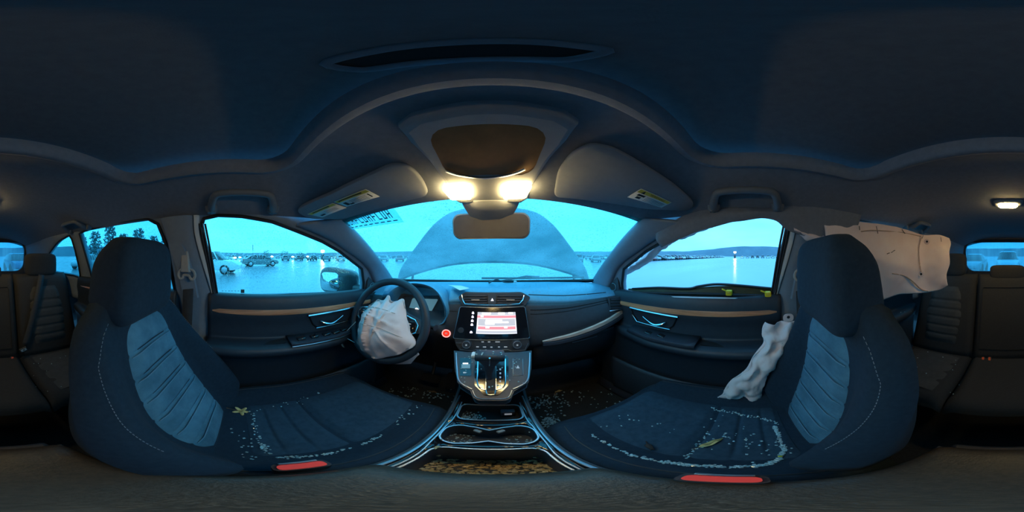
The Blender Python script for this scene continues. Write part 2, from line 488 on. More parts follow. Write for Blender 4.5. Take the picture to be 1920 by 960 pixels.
# sliding shade above it
sh = empty('sunroof_shade', (0, 0, 1.59), 'dark cloth sliding shade closing the sunroof overhead', 'sunroof shade')
PULL = [(-.100, .066), (-.092, .098), (-.05, .112), (-.01, .118), (.03, .116), (.062, .106), (.074, .078), (.05, .078), (-.01, .080), (-.06, .074)]
sv, sf = sheet2d([(-.48, -.40), (.48, -.40), (.48, .17), (-.48, .17)], [PULL], .05)
mesh('shade_panel', [V((p.x, p.y, 1.590)) for p in sv], sf, 'shade_cloth', sh)
MB().tube(spline([V((x, y, 1.589)) for x, y in PULL], 4, True), .006, 8, closed=True, flat=.7, up=(0, 0, 1)).build('pull_frame', 'headliner', sh)
cx_, cy_ = -.012, .095
cup = [[V((cx_ + (x - cx_) * s_, cy_ + (y - cy_) * s_, 1.590 + d)) for x, y in PULL] for s_, d in ((1.01, 0), (.97, .012), (.90, .016))]
MB().loft(cup, cap=True).build('pull_recess', 'rubber', sh)
MB().box((0, -.115, 1.63), (1.0, .62, .02)).build('glass_cover', 'dark_body', sh)

# upper body sides with the window openings
for sg, nm in ((-1, 'wall_left'), (1, 'wall_right')):
    outer = [(-2.05, .95), (.98, .95), (.97, 1.10)] + [(lerp(.95, .40, t), lerp(1.115, 1.455, t)) for t in (0, .25, .5, .75, 1)] + [(y, sinterp(Y_EDGE, y) + .02) for y in (.3, .1, -.2, -.6, -1.0, -1.4, -1.8, -2.0)]
    vs, fs = sheet2d(poly_dense(outer, 4), [win_f, win_r, win_q], .055)
    o = mesh(nm, [V((sg * side_x(p.y, p.x), p.x, p.y)) for p in vs], fs, 'pillar_trim', solid=.035, offset=-1 if sg < 0 else -1)
    tag(o, ('driver' if sg < 0 else 'front passenger') + ' side body panel framing the door windows', 'car side', kind='structure')
    # make sure the thickness grows outwards
    me = o.data
    if (me.polygons[0].normal.x * sg) > 0: o.modifiers['solid'].offset = 1
    # black seals round the openings
    for k, w in enumerate((win_f, win_r, win_q)):
        ring = [V((sg * (side_x(z, y) - .001), y, z)) for y, z in w]
        MB().tube(ring, .0075, 8, closed=True, up=(1, 0, 0)).build('window_seal', 'rubber', o)
    # lower body below the waistline, behind the door cards
    MB().box((sg * .735, -.45, .62), (.04, 3.0, .70)).build('outer_skin', 'dark_body', o, bevel=.004)

# floor pan, firewall, rear end
fl = MB()
fl.box((0, -.30, .27), (1.46, 2.7, .04))
o = fl.build('floor', 'carpet', smooth=False); tag(o, 'black carpeted floor of the car strewn with glass crumbs', 'floor', kind='structure')
fw = MB()
pts = patch([[V((x, y, z)) for x in (-.72, -.3, 0, .3, .72)] for y, z in ((.86, .29), (1.0, .36), (1.10, .55), (1.12, .80), (1.13, 1.06))], 4, 3)
fw.grid(pts)
o = fw.build('wall_front', 'dark_cloth', solid=.02); tag(o, 'black carpeted bulkhead at the end of the footwells', 'bulkhead', kind='structure')
# rear end with tailgate window
RW = rrect(1.0, .35, .10, 5, 0, 1.27)
vs, fs = sheet2d([(-.66, .3), (.66, .3), (.62, 1.1), (.50, 1.50), (.2, 1.53), (-.2, 1.53), (-.50, 1.50), (-.62, 1.1)], [RW], .07)
def tail_y(z): return -2.02 + max(0, z - 1.05) * .25
o = mesh('wall_rear', [V((p.x, tail_y(p.y), p.y)) for p in vs], fs, 'hard_plastic', solid=.03)
tag(o, 'dark tailgate behind the rear bench', 'tailgate', kind='structure')
vs, fs = sheet2d(RW, [], .1)
o = mesh('window_2', [V((p.x, tail_y(p.y) - .004, p.y)) for p in vs], fs, 'pane_back'); tag(o, 'rain streaked rear window of the tailgate', 'window', kind='structure')
MB().box((0, -1.62, .74), (1.28, .80, .03)).build('trim_5', 'dark_cloth'); tag(bpy.data.objects['trim_5'], 'cargo floor behind the rear bench', 'cargo floor', kind='structure')

# windscreen
WB = [V((-.665, .93, 1.100)), V((-.38, 1.09, 1.092)), V((0, 1.15, 1.090)), V((.38, 1.09, 1.092)), V((.665, .93, 1.100))]
WT = [V((-.54, .39, 1.437)), V((-.30, .435, 1.452)), V((0, .45, 1.456)), V((.30, .435, 1.452)), V((.54, .39, 1.437))]
def ws(u, v):    # u -1..1 across, v 0 bottom 1 top
    def ev(row):
        f = (u + 1) * 2; i = min(3, int(f)); t = f - i
        p = [row[max(0, i - 1)], row[i], row[i + 1], row[min(4, i + 2)]]
        return crom(*p, t)
    b, t_ = ev(WB), ev(WT)
    p = b.lerp(t_, v)
    p.z += .028 * v * (1 - v) * 4 * .5; p.y += .02 * v * (1 - v) * 4 * .5
    return p
g = [[ws(-1.02 + 2.04 * i / 40, 1.0 * j / 20) for j in range(21)] for i in range(41)]
o = MB().grid(g).build('window_1', 'windscreen'); tag(o, 'wet windscreen beaded with rain', 'windscreen', kind='structure')
# black ceramic border of the windscreen
fb = MB()
for (u0, u1, v0, v1) in ((-1.02, -.985, 0, 1), (.985, 1.02, 0, 1), (-1, 1, .0, .035)):
    nu = max(2, int(abs(u1 - u0) * 20)); nv = max(2, int((v1 - v0) * 16))
    fb.grid([[ws(lerp(u0, u1, i / nu), lerp(v0, v1, j / nv)) - V((0, .004, .004)) for j in range(nv + 1)] for i in range(nu + 1)])
fb.build('border', 'rubber', o)
# film strip with mirrored lettering along the top of the windscreen
st = MB(); st.grid([[ws(lerp(-.955, -.50, i / 10), lerp(.875, .985, j / 3)) - V((0, .002, .005)) for j in range(4)] for i in range(11)])
strip = st.build('film_sticker', 'sticker_film'); tag(strip, 'pale film sticker with dark lettering along the top of the windscreen', 'sticker')
lt = MB()
for k in range(11):
    u = -.93 + .036 * k
    shape = k % 4
    def q(du, v): return ws(u + du, v) - V((0, .003, .007))
    def bar(u0, v0, u1, v1):
        lt.grid([[q(u0, v0), q(u0, v1)], [q(u1, v0), q(u1, v1)]])
    bar(0, .925, .006, .99)
    if shape in (0, 1): bar(0, .925, .024, .935)
    if shape in (1, 2): bar(.018, .925, .024, .99)
    if shape in (2, 3): bar(.0, .955, .024, .965)
for k in range(9):
    u = -.92 + .045 * k
    lt.grid([[ws(u, .898) - V((0, .003, .007)), ws(u, .906) - V((0, .003, .007))], [ws(u + .03, .898) - V((0, .003, .007)), ws(u + .03, .906) - V((0, .003, .007))]])
lt.build('lettering', 'sign_print', strip)

# windscreen pillars
def sidept(y, z, sg): return V((sg * side_x(z, y), y, z))
for sg, nm in ((-1, 'trim_1'), (1, 'trim_2')):
    W = [ws(sg * .985, v) for v in (-.02, .25, .5, .75, .98)]
    D = [sidept(.86, 1.05, sg), sidept(WIN_F[9][0] + .035, WIN_F[9][1] + .012, sg), sidept(WIN_F[8][0] + .02, WIN_F[8][1] + .018, sg), sidept(WIN_F[7][0] + .015, WIN_F[7][1] + .02, sg), sidept(WIN_F[6][0], WIN_F[6][1] + .022, sg)]
    D[0] = sidept(.80, 1.06, sg)
    rows = []
    for w, d in zip(W, D):
        mid = w.lerp(d, .5); inn = V((-sg * .022, -.022, 0))
        rows.append([w + V((0, .01, .006)), w.lerp(d, .12) + inn * .7, mid + inn, w.lerp(d, .85) + inn * .75, d + V((sg * .006, 0, 0))])
    o = MB().grid(patch(rows, 6, 5)).build(nm, 'pillar_trim', solid=.012, offset=0)
    tag(o, 'grey windscreen pillar trim on the ' + ('driver' if sg < 0 else 'passenger') + ' side', 'pillar trim', kind='structure')
    # rear window-side pillars between the doors
    o = empty('trim_3' if sg < 0 else 'trim_4', (sg * .65, -.2, 1.0), 'grey door pillar trim with belt anchor slot, ' + ('driver' if sg < 0 else 'passenger') + ' side', 'pillar trim', kind='structure')
    fr_ = [on_side(*p) for p in ((366, 405), (368, 440), (378, 480), (390, 520), (402, 562))]
    re_ = [on_side(*p) for p in ((301, 412), (314, 450), (324, 500), (332, 548), (336, 562))]
    def ext(l): return l + [(l[-1][0] + .015, .95), (l[-1][0] + .02, .80)]
    fr_, re_ = ext(fr_), ext(re_)
    rows = []
    for (yf, zf), (yr, zr) in zip(fr_, re_):
        a = sidept(yf, zf, sg); b = sidept(yr, zr, sg)
        rows.append([a, a.lerp(b, .10) + V((-sg * .020, 0, 0)), a.lerp(b, .3) + V((-sg * .030, 0, 0)), a.lerp(b, .7) + V((-sg * .030, 0, 0)), a.lerp(b, .92) + V((-sg * .02, 0, 0)), b])
    MB().grid(patch(rows, 5, 4)).build('cover', 'pillar_trim', o)
    # pale strip: window light painted along the pillar's front edge
    edge_pts = []
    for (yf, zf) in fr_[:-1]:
        a = sidept(yf + .010, zf, sg); edge_pts.append([a + V((sg * .012, .006, 0)), a + V((-sg * .012, .004, 0)), a + V((-sg * .016, -.012, 0))])
    MB().grid(patch(edge_pts, 4, 3)).build('lit_pillar_edge', 'lit_edge', o, solid=.003, offset=0)
    # raised belt slide plate
    c = [sidept(-.245, 1.33, sg), sidept(-.215, 1.22, sg), sidept(-.20, 1.10, sg)]
    pl = MB()
    rings = []
    for p, w in zip(spline(c, 4), [.028, .034, .036, .037, .037, .037, .037, .036, .036]):
        rings.append([p + V((-sg * q, s_, 0)) for s_, q in ((-w, .026), (-w * .85, .040), (w * .85, .040), (w, .026))])
    pl.loft(rings, ringclosed=False, cap=False).build('slide_plate', 'pillar_trim', o)
# ================================================================== doors
def belt_z(y): return interp([(-1.0, 1.125), (-.1, 1.108), (.70, 1.068), (.9, 1.06)], y)
def door_card(sg, y0, y1, arm):
    ROW = [(.708, .004, 0), (.676, .006, 0), (.662, -.012, 0), (.656, -.045, 0), (.655, -.078, 0), (.662, -.12, 0), (.661, -.165, 0), (.652, -.196, 0), (.652, -.204, .070), (.652, -.225, .082), (.655, -.25, .062), (.650, -.29, .012), (.655, -.40, 0), (.645, -.55, 0), (.63, -.72, 0)]
    ny = 14
    rows = []
    for x, dz, a in ROW:
        rows.append([V((sg * (x - a * interp(arm, lerp(y0, y1, j / ny))), lerp(y0, y1, j / ny), belt_z(lerp(y0, y1, j / ny)) + dz)) for j in range(ny + 1)])
    return patch(rows, 4, 3)
def door_pt(sg, y, dz, out=0):
    x = interp([(-.72, .63), (-.55, .645), (-.40, .655), (-.29, .650), (-.165, .661), (-.12, .662), (-.078, .655), (-.045, .656), (-.012, .662), (.006, .676)], dz)
    return V((sg * (x - out), y, belt_z(y) + dz))

def front_door(sg, name, label):
    d = empty(name, (sg * .70, .30, .38), label, 'car door', kind='structure')
    arm = [(-.14, .9), (.0, 1.0), (.42, .95), (.58, .55), (.72, .15), (.80, 0)]
    g = door_card(sg, -.125, .80, arm)
    card = MB().grid(g).build('door_card', 'door_vinyl', d, solid=.012, offset=0)
    # lower pocket
    pk = [[V((sg * (.62 - .03 * k_), lerp(.05, .66, j / 10), z)) for j in range(11)] for z, k_ in ((.66, 1.0), (.56, 1.2), (.45, 1.0), (.38, .6))]
    MB().grid(patch(pk, 3, 2)).build('door_pocket', 'hard_plastic', d, solid=.012)
    # window ledge strip
    MB().grid([[door_pt(sg, y, .003, -.03), door_pt(sg, y, .010, -.012), door_pt(sg, y, .006, .004)] for y in [lerp(-.12, .78, i / 20) for i in range(21)]]).build('waist_seal', 'rubber', d)
    # wooden strip, tapering towards the rear
    w = []
    ww = [(-.11, .0015), (-.085, .010), (.05, .0135), (.30, .014), (.60, .013), (.75, .011)]
    for i in range(31):
        y = lerp(-.105, .75, i / 30); h_ = interp(ww, y); c = -.058 - .003 * math.sin(i / 30 * 3)
        w.append([door_pt(sg, y, c + h_, .003), door_pt(sg, y, c + h_ * .8, .010), door_pt(sg, y, c, .012), door_pt(sg, y, c - h_ * .8, .010), door_pt(sg, y, c - h_, .003)])
    MB().grid(w).build('wood_strip', 'wood', d)
    # bowl of the opening lever
    fy = lambda u: lerp(.30, .57, u)
    ol = [(.30, -.082), (.572, -.072), (.566, -.115), (.535, -.150), (.345, -.158), (.325, -.140)]
    ov = [door_pt(sg, y, dz, .006) for y, dz in poly_dense(ol, 3)]
    n = len(ov); c = sum(ov, V((0, 0, 0))) / n
    bz = MB().loft([ov, [c + (p - c) * .96 + V((-sg * .006, 0, 0)) for p in ov], [c + (p - c) * .90 + V((sg * .004, 0, 0)) for p in ov]], cap=False)
    bz.add([c + (p - c) * .90 + V((sg * .004, 0, 0)) for p in ov], [tuple(range(n))])
    bowl = bz.build('lever_bowl', 'piano_black', d)
    MB().tube([door_pt(sg, y, dz, .013) for y, dz in ((.300, -.084), (.39, -.080), (.48, -.077), (.572, -.073))], .006, 8, flat=.9).build('chrome_edge', 'chrome', bowl, )
    MB().tube([door_pt(sg, y, dz, .010) for y, dz in ((.572, -.075), (.566, -.115), (.535, -.150), (.45, -.154), (.345, -.158))], .0022, 6).build('chrome_line', 'chrome', bowl)
    lv = [door_pt(sg, y, dz, o_) for y, dz, o_ in ((.365, -.122, .012), (.385, -.132, .022), (.415, -.138, .026), (.45, -.128, .024), (.49, -.110, .016))]
    MB().tube(spline(lv, 5), lambda t: .0025 + .0065 * math.sin(math.pi * min(1, t * 1.15 + .1)) if t < .85 else .0025, 10, flat=.7).build('opening_lever', 'chrome', d)
    # arm rest switch plate
    sy0, sy1 = .20, .55
    zt = lambda y: belt_z(y) - .190
    xi = lambda y: sg * (.652 - .085 * interp(arm, y))
    pl = MB()
    pts_t = [[V((sg * .650, y, zt(y) + .012)), V((xi(y) + sg * .004, y, zt(y) + .006)), V((xi(y), y, zt(y) - .006))] for y in [lerp(sy0, sy1, i / 8) for i in range(9)]]
    pl.grid(pts_t)
    sp = pl.build('switch_plate', 'satin_panel', d, solid=.006)
    MB().tube([V((xi(y) - sg * .002, y, zt(y) - .004)) for y in [lerp(sy0, sy1, i / 8) for i in range(9)]], .0022, 6).build('bright_edge', 'satin_metal', sp)
    spots = ((.25, 0), (.31, 0), (.37, 0), (.42, 0), (.47, 0)) if sg < 0 else ((.36, 0), (.43, 0))
    for y, _ in spots:
        xm = lerp(sg * .65, xi(y), .55)
        MB().box((xm, y, zt(y) + .012), (.026, .034, .012), Matrix.Rotation(R(8), 3, 'X')).build('window_switch', 'piano_black', sp, bevel=.003)
    # pull pocket in the arm rest
    pp = MB(); xm = sg * .628
    pp.loft([[V((xm + x_, y_, belt_z(.12) - .198 - dd)) for x_, y_ in rrect(.045 - dd * .4, .16 - dd, .012, 3, 0, .11)] for dd in (-.004, .0, .02)])
    pp.build('pull_pocket', 'rubber', d)
    # mirror corner with tweeter
    yz = [(.685, 1.066), (.80, 1.066), (.775, 1.10), (.70, 1.155), (.690, 1.13)]
    cr = MB().prism([(y, z) for y, z in yz], (V((sg * (side_x(1.1, .72) - .004), 0, 0)), V((0, 1, 0)), V((sg * -.22, 0, 1)) * 0 + V((0, 0, 1)), V((-sg, 0, 0))), .014)
    cor = cr.build('mirror_corner', 'hard_plastic', d, bevel=.003)
    cc = V((sg * (side_x(1.1, .72) - .018), .728, 1.093)); nn = V((-sg, -.35, .05))
    MB().disc(cc, nn, .026, .006, 28, .023).build('tweeter', 'rubber', d)
    ring = [cc + nn.normalized() * .007 + V((0, math.cos(a) * .022, math.sin(a) * .022)) for a in [2 * math.pi * k / 28 for k in range(28)]]
    MB().tube(ring, .002, 6, closed=True, up=(1, 0, 0)).build('tweeter_ring', 'satin_metal', d)
    return d

D1 = front_door(-1, 'door_1', 'driver door with wooden strip, lever and switch plate, window up')
D2 = front_door(1, 'door_2', 'front passenger door with wooden strip and open glassless window')
def rear_door(sg, name, label):
    d = empty(name, (sg * .70, -.6, .38), label, 'car door', kind='structure')
    g = door_card(sg, -1.0, -.27, [(-1.0, .3), (-.85, .9), (-.4, 1), (-.27, .7)])
    MB().grid(g).build('door_card', 'door_vinyl', d, solid=.012, offset=0)
    w = []
    for i in range(21):
        y = lerp(-.95, -.30, i / 20); h_ = .012 * min(1, (i + .5) / 3)
        w.append([door_pt(sg, y, -.058 + h_, .003), door_pt(sg, y, -.058, .012), door_pt(sg, y, -.058 - h_, .003)])
    MB().grid(w).build('wood_strip', 'wood', d)
    lv = [door_pt(sg, y, dz, o_) for y, dz, o_ in ((-.52, -.12, .01), (-.50, -.13, .022), (-.46, -.135, .024), (-.42, -.12, .014))]
    MB().tube(spline(lv, 4), .006, 8).build('opening_lever', 'chrome', d)
    return d
D3 = rear_door(-1, 'door_3', 'rear door behind the driver, rain covered window')
D4 = rear_door(1, 'door_4', 'rear door behind the front passenger, behind the hanging airbag')
def pane(sg, loop, matn, parent, out=.012):
    vs, fs = sheet2d(loop, [], .15)
    return mesh('window_pane', [V((sg * (side_x(p.y, p.x) + out), p.x, p.y)) for p in vs], fs, matn, parent)
pn = pane(-1, win_f, 'pane_side', D1)
pane(-1, win_r, 'pane_rear', D3); pane(1, win_r, 'pane_rear', D4)
for sg, nm, lb in ((-1, 'window_3', 'small fixed quarter window behind the driver side rear door'), (1, 'window_4', 'small fixed quarter window behind the hanging airbag')):
    vs, fs = sheet2d(win_q, [], .15)
    tag(mesh(nm, [V((sg * (side_x(p.y, p.x) + .012), p.x, p.y)) for p in vs], fs, 'pane_rear'), lb, 'window', kind='structure')
# glass maker's mark in the lower corner of the driver's window
p = on_side(455, 547)
mk = MB().box((-side_x(p[1], p[0]) - .010, p[0], p[1]), (.0015, .016, .016)); mk.build('glass_mark', 'sign_print', pn)
for k in range(6):
    q = on_side(447 - 6 * k, 546.5)
    MB().box((-side_x(q[1], q[0]) - .010, q[0], q[1]), (.0012, .008, .0016)).build('glass_mark', 'sign_print', pn)
# channels at the rear edge of the front windows
for sg, dd in ((-1, D1), (1, D2)):
    for k in range(3):
        pth = [on_side(376 + k * 4.5 - (410 - 400) * 0, 420), on_side(382 + k * 4.5, 450), on_side(390 + k * 4.2, 490), on_side(402 + k * 3.2, 553)]
        MB().tube([V((sg * (side_x(z, y) - .006 - .004 * (2 - k)), y, z)) for y, z in pth], .0045, 6).build('window_channel', 'rubber' if k != 1 else 'satin_panel', dd)

# ================================================================== front seats
def make_seat(cx, dy, label, sg, HW, bs=1.0, db=0.0, rec=.225):
    s = empty('front_seat', (cx, dy + .2, .29), label, 'car seat', 'front seats')
    nrm = V((0, .565, rec)).normalized()     # the backrest rises .565 and leans back by rec
    BH = [(0, .03), (.15, .078), (.4, .076), (.6, .05), (.8, .02), (1, 0)]
    def cen(v): return V((cx, dy + db - .015 - rec * v - .02 * math.sin(v * math.pi) , .605 + .565 * v))
    def BF(u, v):
        a = abs(u); hw = sinterp(HW, v)
        b = sinterp(BH, v) * ss(.48, .80, a) * (bs if u * sg > 0 else 1)
        r = -.055 * max(0, (a - .80) / .20) ** 2.2
        p = cen(v) + V((hw * u, 0, 0)) + nrm * (b + r)
        return p
    NU, NV = 34, 30
    rings = []
    for j in range(NV + 1):
        v = j / NV
        fr = [BF(-1 + 2 * i / NU, v) for i in range(NU + 1)]
        th = sinterp([(0, .12), (.3, .125), (.7, .10), (.95, .085), (1, .06)], v)
        hw = sinterp(HW, v)
        bk = []
        for i in range(13):
            u = 1 - 2 * (i + .5) / 13
            bk.append(cen(v) + V((hw * u * .97, 0, 0)) - nrm * (th - .05 * abs(u) ** 3))
        rings.append(fr + bk)
    # rounded top
    top = []
    for k, (sc_, up) in enumerate(((.93, .012), (.75, .022), (.4, .028))):
        c = sum(rings[NV], V((0, 0, 0))) / len(rings[NV])
        top.append([c + (p - c) * sc_ + V((0, -.4 * up, up)) for p in rings[NV]])
    back = MB().loft(rings + top).build('backrest', 'seat_fabric', s, sharp=180)
    # quilted centre of the backrest
    def quilt(F, urange, v0, v1, seams, nu, nv, depth, lift, flip=1):
        g = []
        for j in range(nv + 1):
            t = j / nv; v = lerp(v0, v1, t); row = []
            ua, ub = urange(v)
            for i in range(nu + 1):
                w = i / nu; u = lerp(ua, ub, w); p = F(u, v)
                e = 1e-3
                n = (F(u + e, v) - F(u - e, v)).cross(F(u, v + e) - F(u, v - e)).normalized()
                edge = min(w, 1 - w) * 2 * .22 * 2; ed2 = min(t, 1 - t) * 2 * .45
                hgt = lift * min(1, 6 * min(w, 1 - w)) * min(1, 10 * min(t, 1 - t)) - .003 * (1 if (w in (0, 1) or t in (0, 1)) else 0)
                hgt_e = min(1, 5 * min(w, 1 - w))
                for sv in seams:
                    q = sv(w) if callable(sv) else sv
                    hgt -= depth * hgt_e * math.exp(-((t - q) * (v1 - v0) / .011) ** 2)
                row.append(p + n * (hgt * flip))
            g.append(row)
        return g
    # rows over v, columns over u: normal points forward for the backrest
    def ur(v):
        w = sinterp([(.04, .40), (.10, .46), (.3, .50), (.6, .48), (.76, .47), (.83, .45), (.87, .41), (.893, .34), (.905, .24)], v)
        return (-w, w)
    seams = [.13, .27, .42, .56, .70, .84]
    sfn = [(lambda q: (lambda w: q + .018 * (1 - (2 * w - 1) ** 2)))(q) for q in seams]
    g = quilt(BF, ur, .05, .90, sfn, 26, 110, .012, .010, -1)
    pnl = MB().grid(g).build('back_panel', 'seat_panel', s, sharp=180)
    for q in sfn:       # piping beside every quilting seam
        path = []
        for i in range(19):
            w = .06 + .88 * i / 18; v = lerp(.05, .90, q(w) - .014); ua, ub = ur(v)
            path.append(BF(lerp(ua, ub, w), v) + nrm * (.0112 * min(1, 6 * min(w, 1 - w)) + .0002))
        MB().tube(path, .0016, 5).build('quilt_piping', 'seat_piping', pnl)
    for e in (-1, 1):   # light stitches along the bolster seams
        st_ = MB()
        k = 0
        v = .42
        while v < .93:
            a = BF(e * interp([(.3, .83), (.6, .86), (.8, .87), (.9, .80), (.95, .7)], v), v) + nrm * .001
            v2 = v + .0075
            b = BF(e * interp([(.3, .83), (.6, .86), (.8, .87), (.9, .80), (.95, .7)], v2), v2) + nrm * .001
            st_.tube([a, b], .0007, 5); v += .013
        st_.build('stitching', 'thread', back)
    # cushion
    CW = [(0, .235), (.15, .262), (.5, .268), (.8, .262), (1, .245)]
    CB = [(0, .03), (.25, .045), (.6, .040), (.85, .022), (1, .006)]
    def CF(u, w):
        a = abs(u); hw = sinterp(CW, w)
        z = .632 + .030 * w - .025 * math.sin(w * math.pi * .9) + sinterp(CB, w) * ss(.52, .80, a) - .06 * max(0, (a - .82) / .18) ** 2.2
        z -= .05 * max(0, (w - .90) / .10) ** 2 + .0
        return V((cx + hw * u, dy - .05 + .53 * w, z))
    rings = []
    for j in range(31):
        w = j / 30
        tp = [CF(-1 + 2 * i / 30, w) for i in range(31)]
        hw = sinterp(CW, w)
        bt = [V((cx + hw * (1 - 2 * i / 8) * .96, dy - .05 + .53 * w, .47 - (.02 * (i not in (0, 8))))) for i in range(9)]
        rings.append(tp + bt)
    c = sum(rings[-1], V((0, 0, 0))) / len(rings[-1])
    for sc_, f in ((.93, .014), (.75, .024), (.4, .030)):
        rings.append([c + (p - c) * sc_ + V((0, f, -.004)) for p in rings[30]])
    cush = MB().loft(rings).build('cushion', 'seat_fabric', s, sharp=180)
    def cu(v):
        w = interp([(.13, .40), (.18, .53), (.5, .55), (.9, .53), (.97, .50)], v)
        return (w, -w)
    cs = [.19, .36]
    g = quilt(CF, cu, .15, .47, [.3, .62], 24, 60, .006, .008)
    MB().grid(g).build('cushion_panel', 'seat_insert', s, sharp=180)
    g = quilt(CF, cu, .475, .985, [], 24, 50, .0, .010)
    # lengthwise flutes of the front part
    for row in g:
        for i, p in enumerate(row):
            w = i / 24
            for q in (.33, .67): p.z -= .003 * math.exp(-((w - q) / .03) ** 2)
    MB().grid(g).build('thigh_panel', 'seat_insert', s, sharp=180)
    for e in (-1, 1):
        path = [CF(e * .80, .12 + .8 * i / 20) + V((0, 0, .0005)) for i in range(21)]
        MB().tube(path, .0018, 5).build('bolster_seam', 'seat_shell', cush)
    # base, side cover, rails
    MB().loft([[V((cx + x, dy + .18 + y, z)) for x, y in rrect(.46, .46, .04, 3)] for z in (.36, .40, .48)]).build('seat_base', 'seat_shell', s)
    MB().loft([[V((cx + sg * (.268 + t_), dy + .10 + y, .47 + z)) for y, z in rrect(.46, .13, .05, 4)] for t_ in (-.02, .006, .012)]).build('side_cover', 'seat_shell', s)
    for e in (-1, 1):
        MB().box((cx + e * .18, dy + .20, .325), (.04, .56, .07)).build('rail', 'hard_plastic', s, bevel=.004)
    # head restraint
    hc = cen(1.0) + V((0, -.022, .050))
    tilt = Matrix.Rotation(R(-4), 3, 'X')
    def hf(p):
        t = p.z / .21; bk_ = max(0, -p.y / .062)
        p = V((p.x, p.y, p.z * (1 - .42 * bk_ ** 1.3) - .012 * bk_))
        p = V((p.x * (1 - .10 * t - .06 * (t > .3) * (t - .3)), p.y * (1 - .15 * t), p.z))
        p.y += .016 * (p.x / .13) ** 2 * (1 if p.y > 0 else .3)
        return tilt @ p
    hr = MB().loft(superq(hc, (.252, .125, .218), .42, .42, 40, 22, hf)).build('head_restraint', 'seat_fabric', s, sharp=180)
    for e in (-1, 1):
        sm = [hc + hf(V((e * .110, .046, -.075 + .145 * i / 12))) * 1.0 for i in range(13)]
        MB().tube(sm, .0022, 5).build('seam', 'seat_shell', hr)
        MB().tube([cen(.96) + V((e * .055, -.045, -.02)), hc + V((e * .055, -.008, -.06))], .006, 10).build('post', 'satin_metal', s)
        MB().disc(cen(1.0) + V((e * .055, -.045, .022)), (0, -.3, 1), .013, .012, 14, .011).build('post_guide', 'hard_plastic', s)
    return s
S1 = make_seat(-.355, -.01, 'driver seat with dark cloth and quilted centre behind the steering wheel', -1,
               [(0, .215), (.12, .255), (.35, .265), (.55, .255), (.72, .232), (.86, .208), (.95, .180), (1, .145)])
S2 = make_seat(.362, -.11, 'front passenger seat littered with glass, burst airbag at its door side', 1,
               [(0, .205), (.12, .228), (.35, .232), (.55, .236), (.72, .236), (.86, .218), (.95, .192), (1, .160)], .9, .03, .085)
# release lever of the passenger backrest etc. is hidden; grab strap hole on the passenger backrest
# ================================================================== rear bench
bn = empty('rear_bench', (0, -.85, .29), 'dark rear bench seat across the back of the cabin', 'rear seat')
def bench_block(x0, x1, name, m, fn, nu=16, nv=16, thick=.09):
    g = [[fn(lerp(x0, x1, i / nu), j / nv, i / nu) for j in range(nv + 1)] for i in range(nu + 1)]
    o = MB().grid(g).build(name, m, bn, solid=thick, offset=-1, sharp=180)
    if o.data.polygons[len(o.data.polygons) // 2].normal.dot(V((0, .5, .9)) if 'cushion' in name else V((0, 1, .3))) < 0: o.modifiers['solid'].offset = 1
    return o
def bb(x, v, w):     # backrest front
    r = .028 * (max(0, abs(2 * w - 1) - .86) / .14) ** 2 + .03 * max(0, (v - .90) / .10) ** 2
    return V((x, -.93 - .19 * v - r * .9, .60 + .55 * v))
def bc(x, v, w):     # cushion top
    r = .03 * (max(0, abs(2 * w - 1) - .88) / .12) ** 2 + .06 * max(0, (v - .88) / .12) ** 2
    return V((x, -.95 + .48 * v, .60 + .03 * v - r))
for x0, x1 in ((-.63, -.213), (-.207, .207), (.213, .63)):
    bench_block(x1, x0, 'backrest', 'bench_fabric', bb)
    bench_block(x0, x1, 'cushion', 'bench_fabric', bc, thick=.14)
MB().grid([[V((x, -1.06 - .19 * v, .55 + .58 * v)) for v in (0, .5, 1)] for x in (-.62, 0, .62)]).build('bench_back', 'bench_fabric', bn, solid=.02)
for xc in (-.425, .425):
    g = []
    for i in range(20):
        row = []
        for j in range(61):
            w = i / 19; v = lerp(.14, .84, j / 60)
            hw = interp([(.14, .105), (.5, .125), (.75, .11), (.84, .085)], v)
            p = bb(xc + hw * (1 - 2 * w), v, .5)
            hgt = .012 * min(1, 8 * min(w, 1 - w)) * min(1, 14 * min(j / 60, 1 - j / 60))
            for q in (.15, .30, .45, .60, .75): hgt -= .007 * math.exp(-((j / 60 - q) / .018) ** 2)
            row.append(p + V((0, hgt, hgt * .3)))
        g.append(row)
    MB().grid(g).build('back_panel', 'bench_panel', bn, sharp=180)
    g = [[bc(xc + .15 * (2 * i / 12 - 1), lerp(.1, .85, j / 30), .5) + V((0, 0, .008 * min(1, 6 * min(i / 12, 1 - i / 12)) - .005 * sum(math.exp(-((j / 30 - q) / .03) ** 2) for q in (.25, .5, .75)))) for j in range(31)] for i in range(13)]
    MB().grid(g).build('cushion_panel', 'bench_panel', bn, sharp=180)
# folding centre arm rest outline
MB().tube([bb(x, v, .5) + V((0, .004, 0)) for x, v in ((-.17, .12), (-.17, .82), (-.16, .85), (.16, .85), (.17, .82), (.17, .12), (-.17, .12))], .003, 6).build('armrest_seam', 'rubber', bn)
for xc in (-.425, 0, .425):
    hc = V((xc, -1.165, 1.215 if xc else 1.165))
    MB().loft(superq(hc, (.25, .09, .17 if xc else .10), .4, .4, 28, 14)).build('head_restraint', 'bench_fabric', bn, sharp=180)
    for e in (-.05, .05): MB().tube([hc + V((e, 0, -.06)), V((xc + e, -1.16, 1.10))], .006, 8).build('post', 'satin_metal', bn)
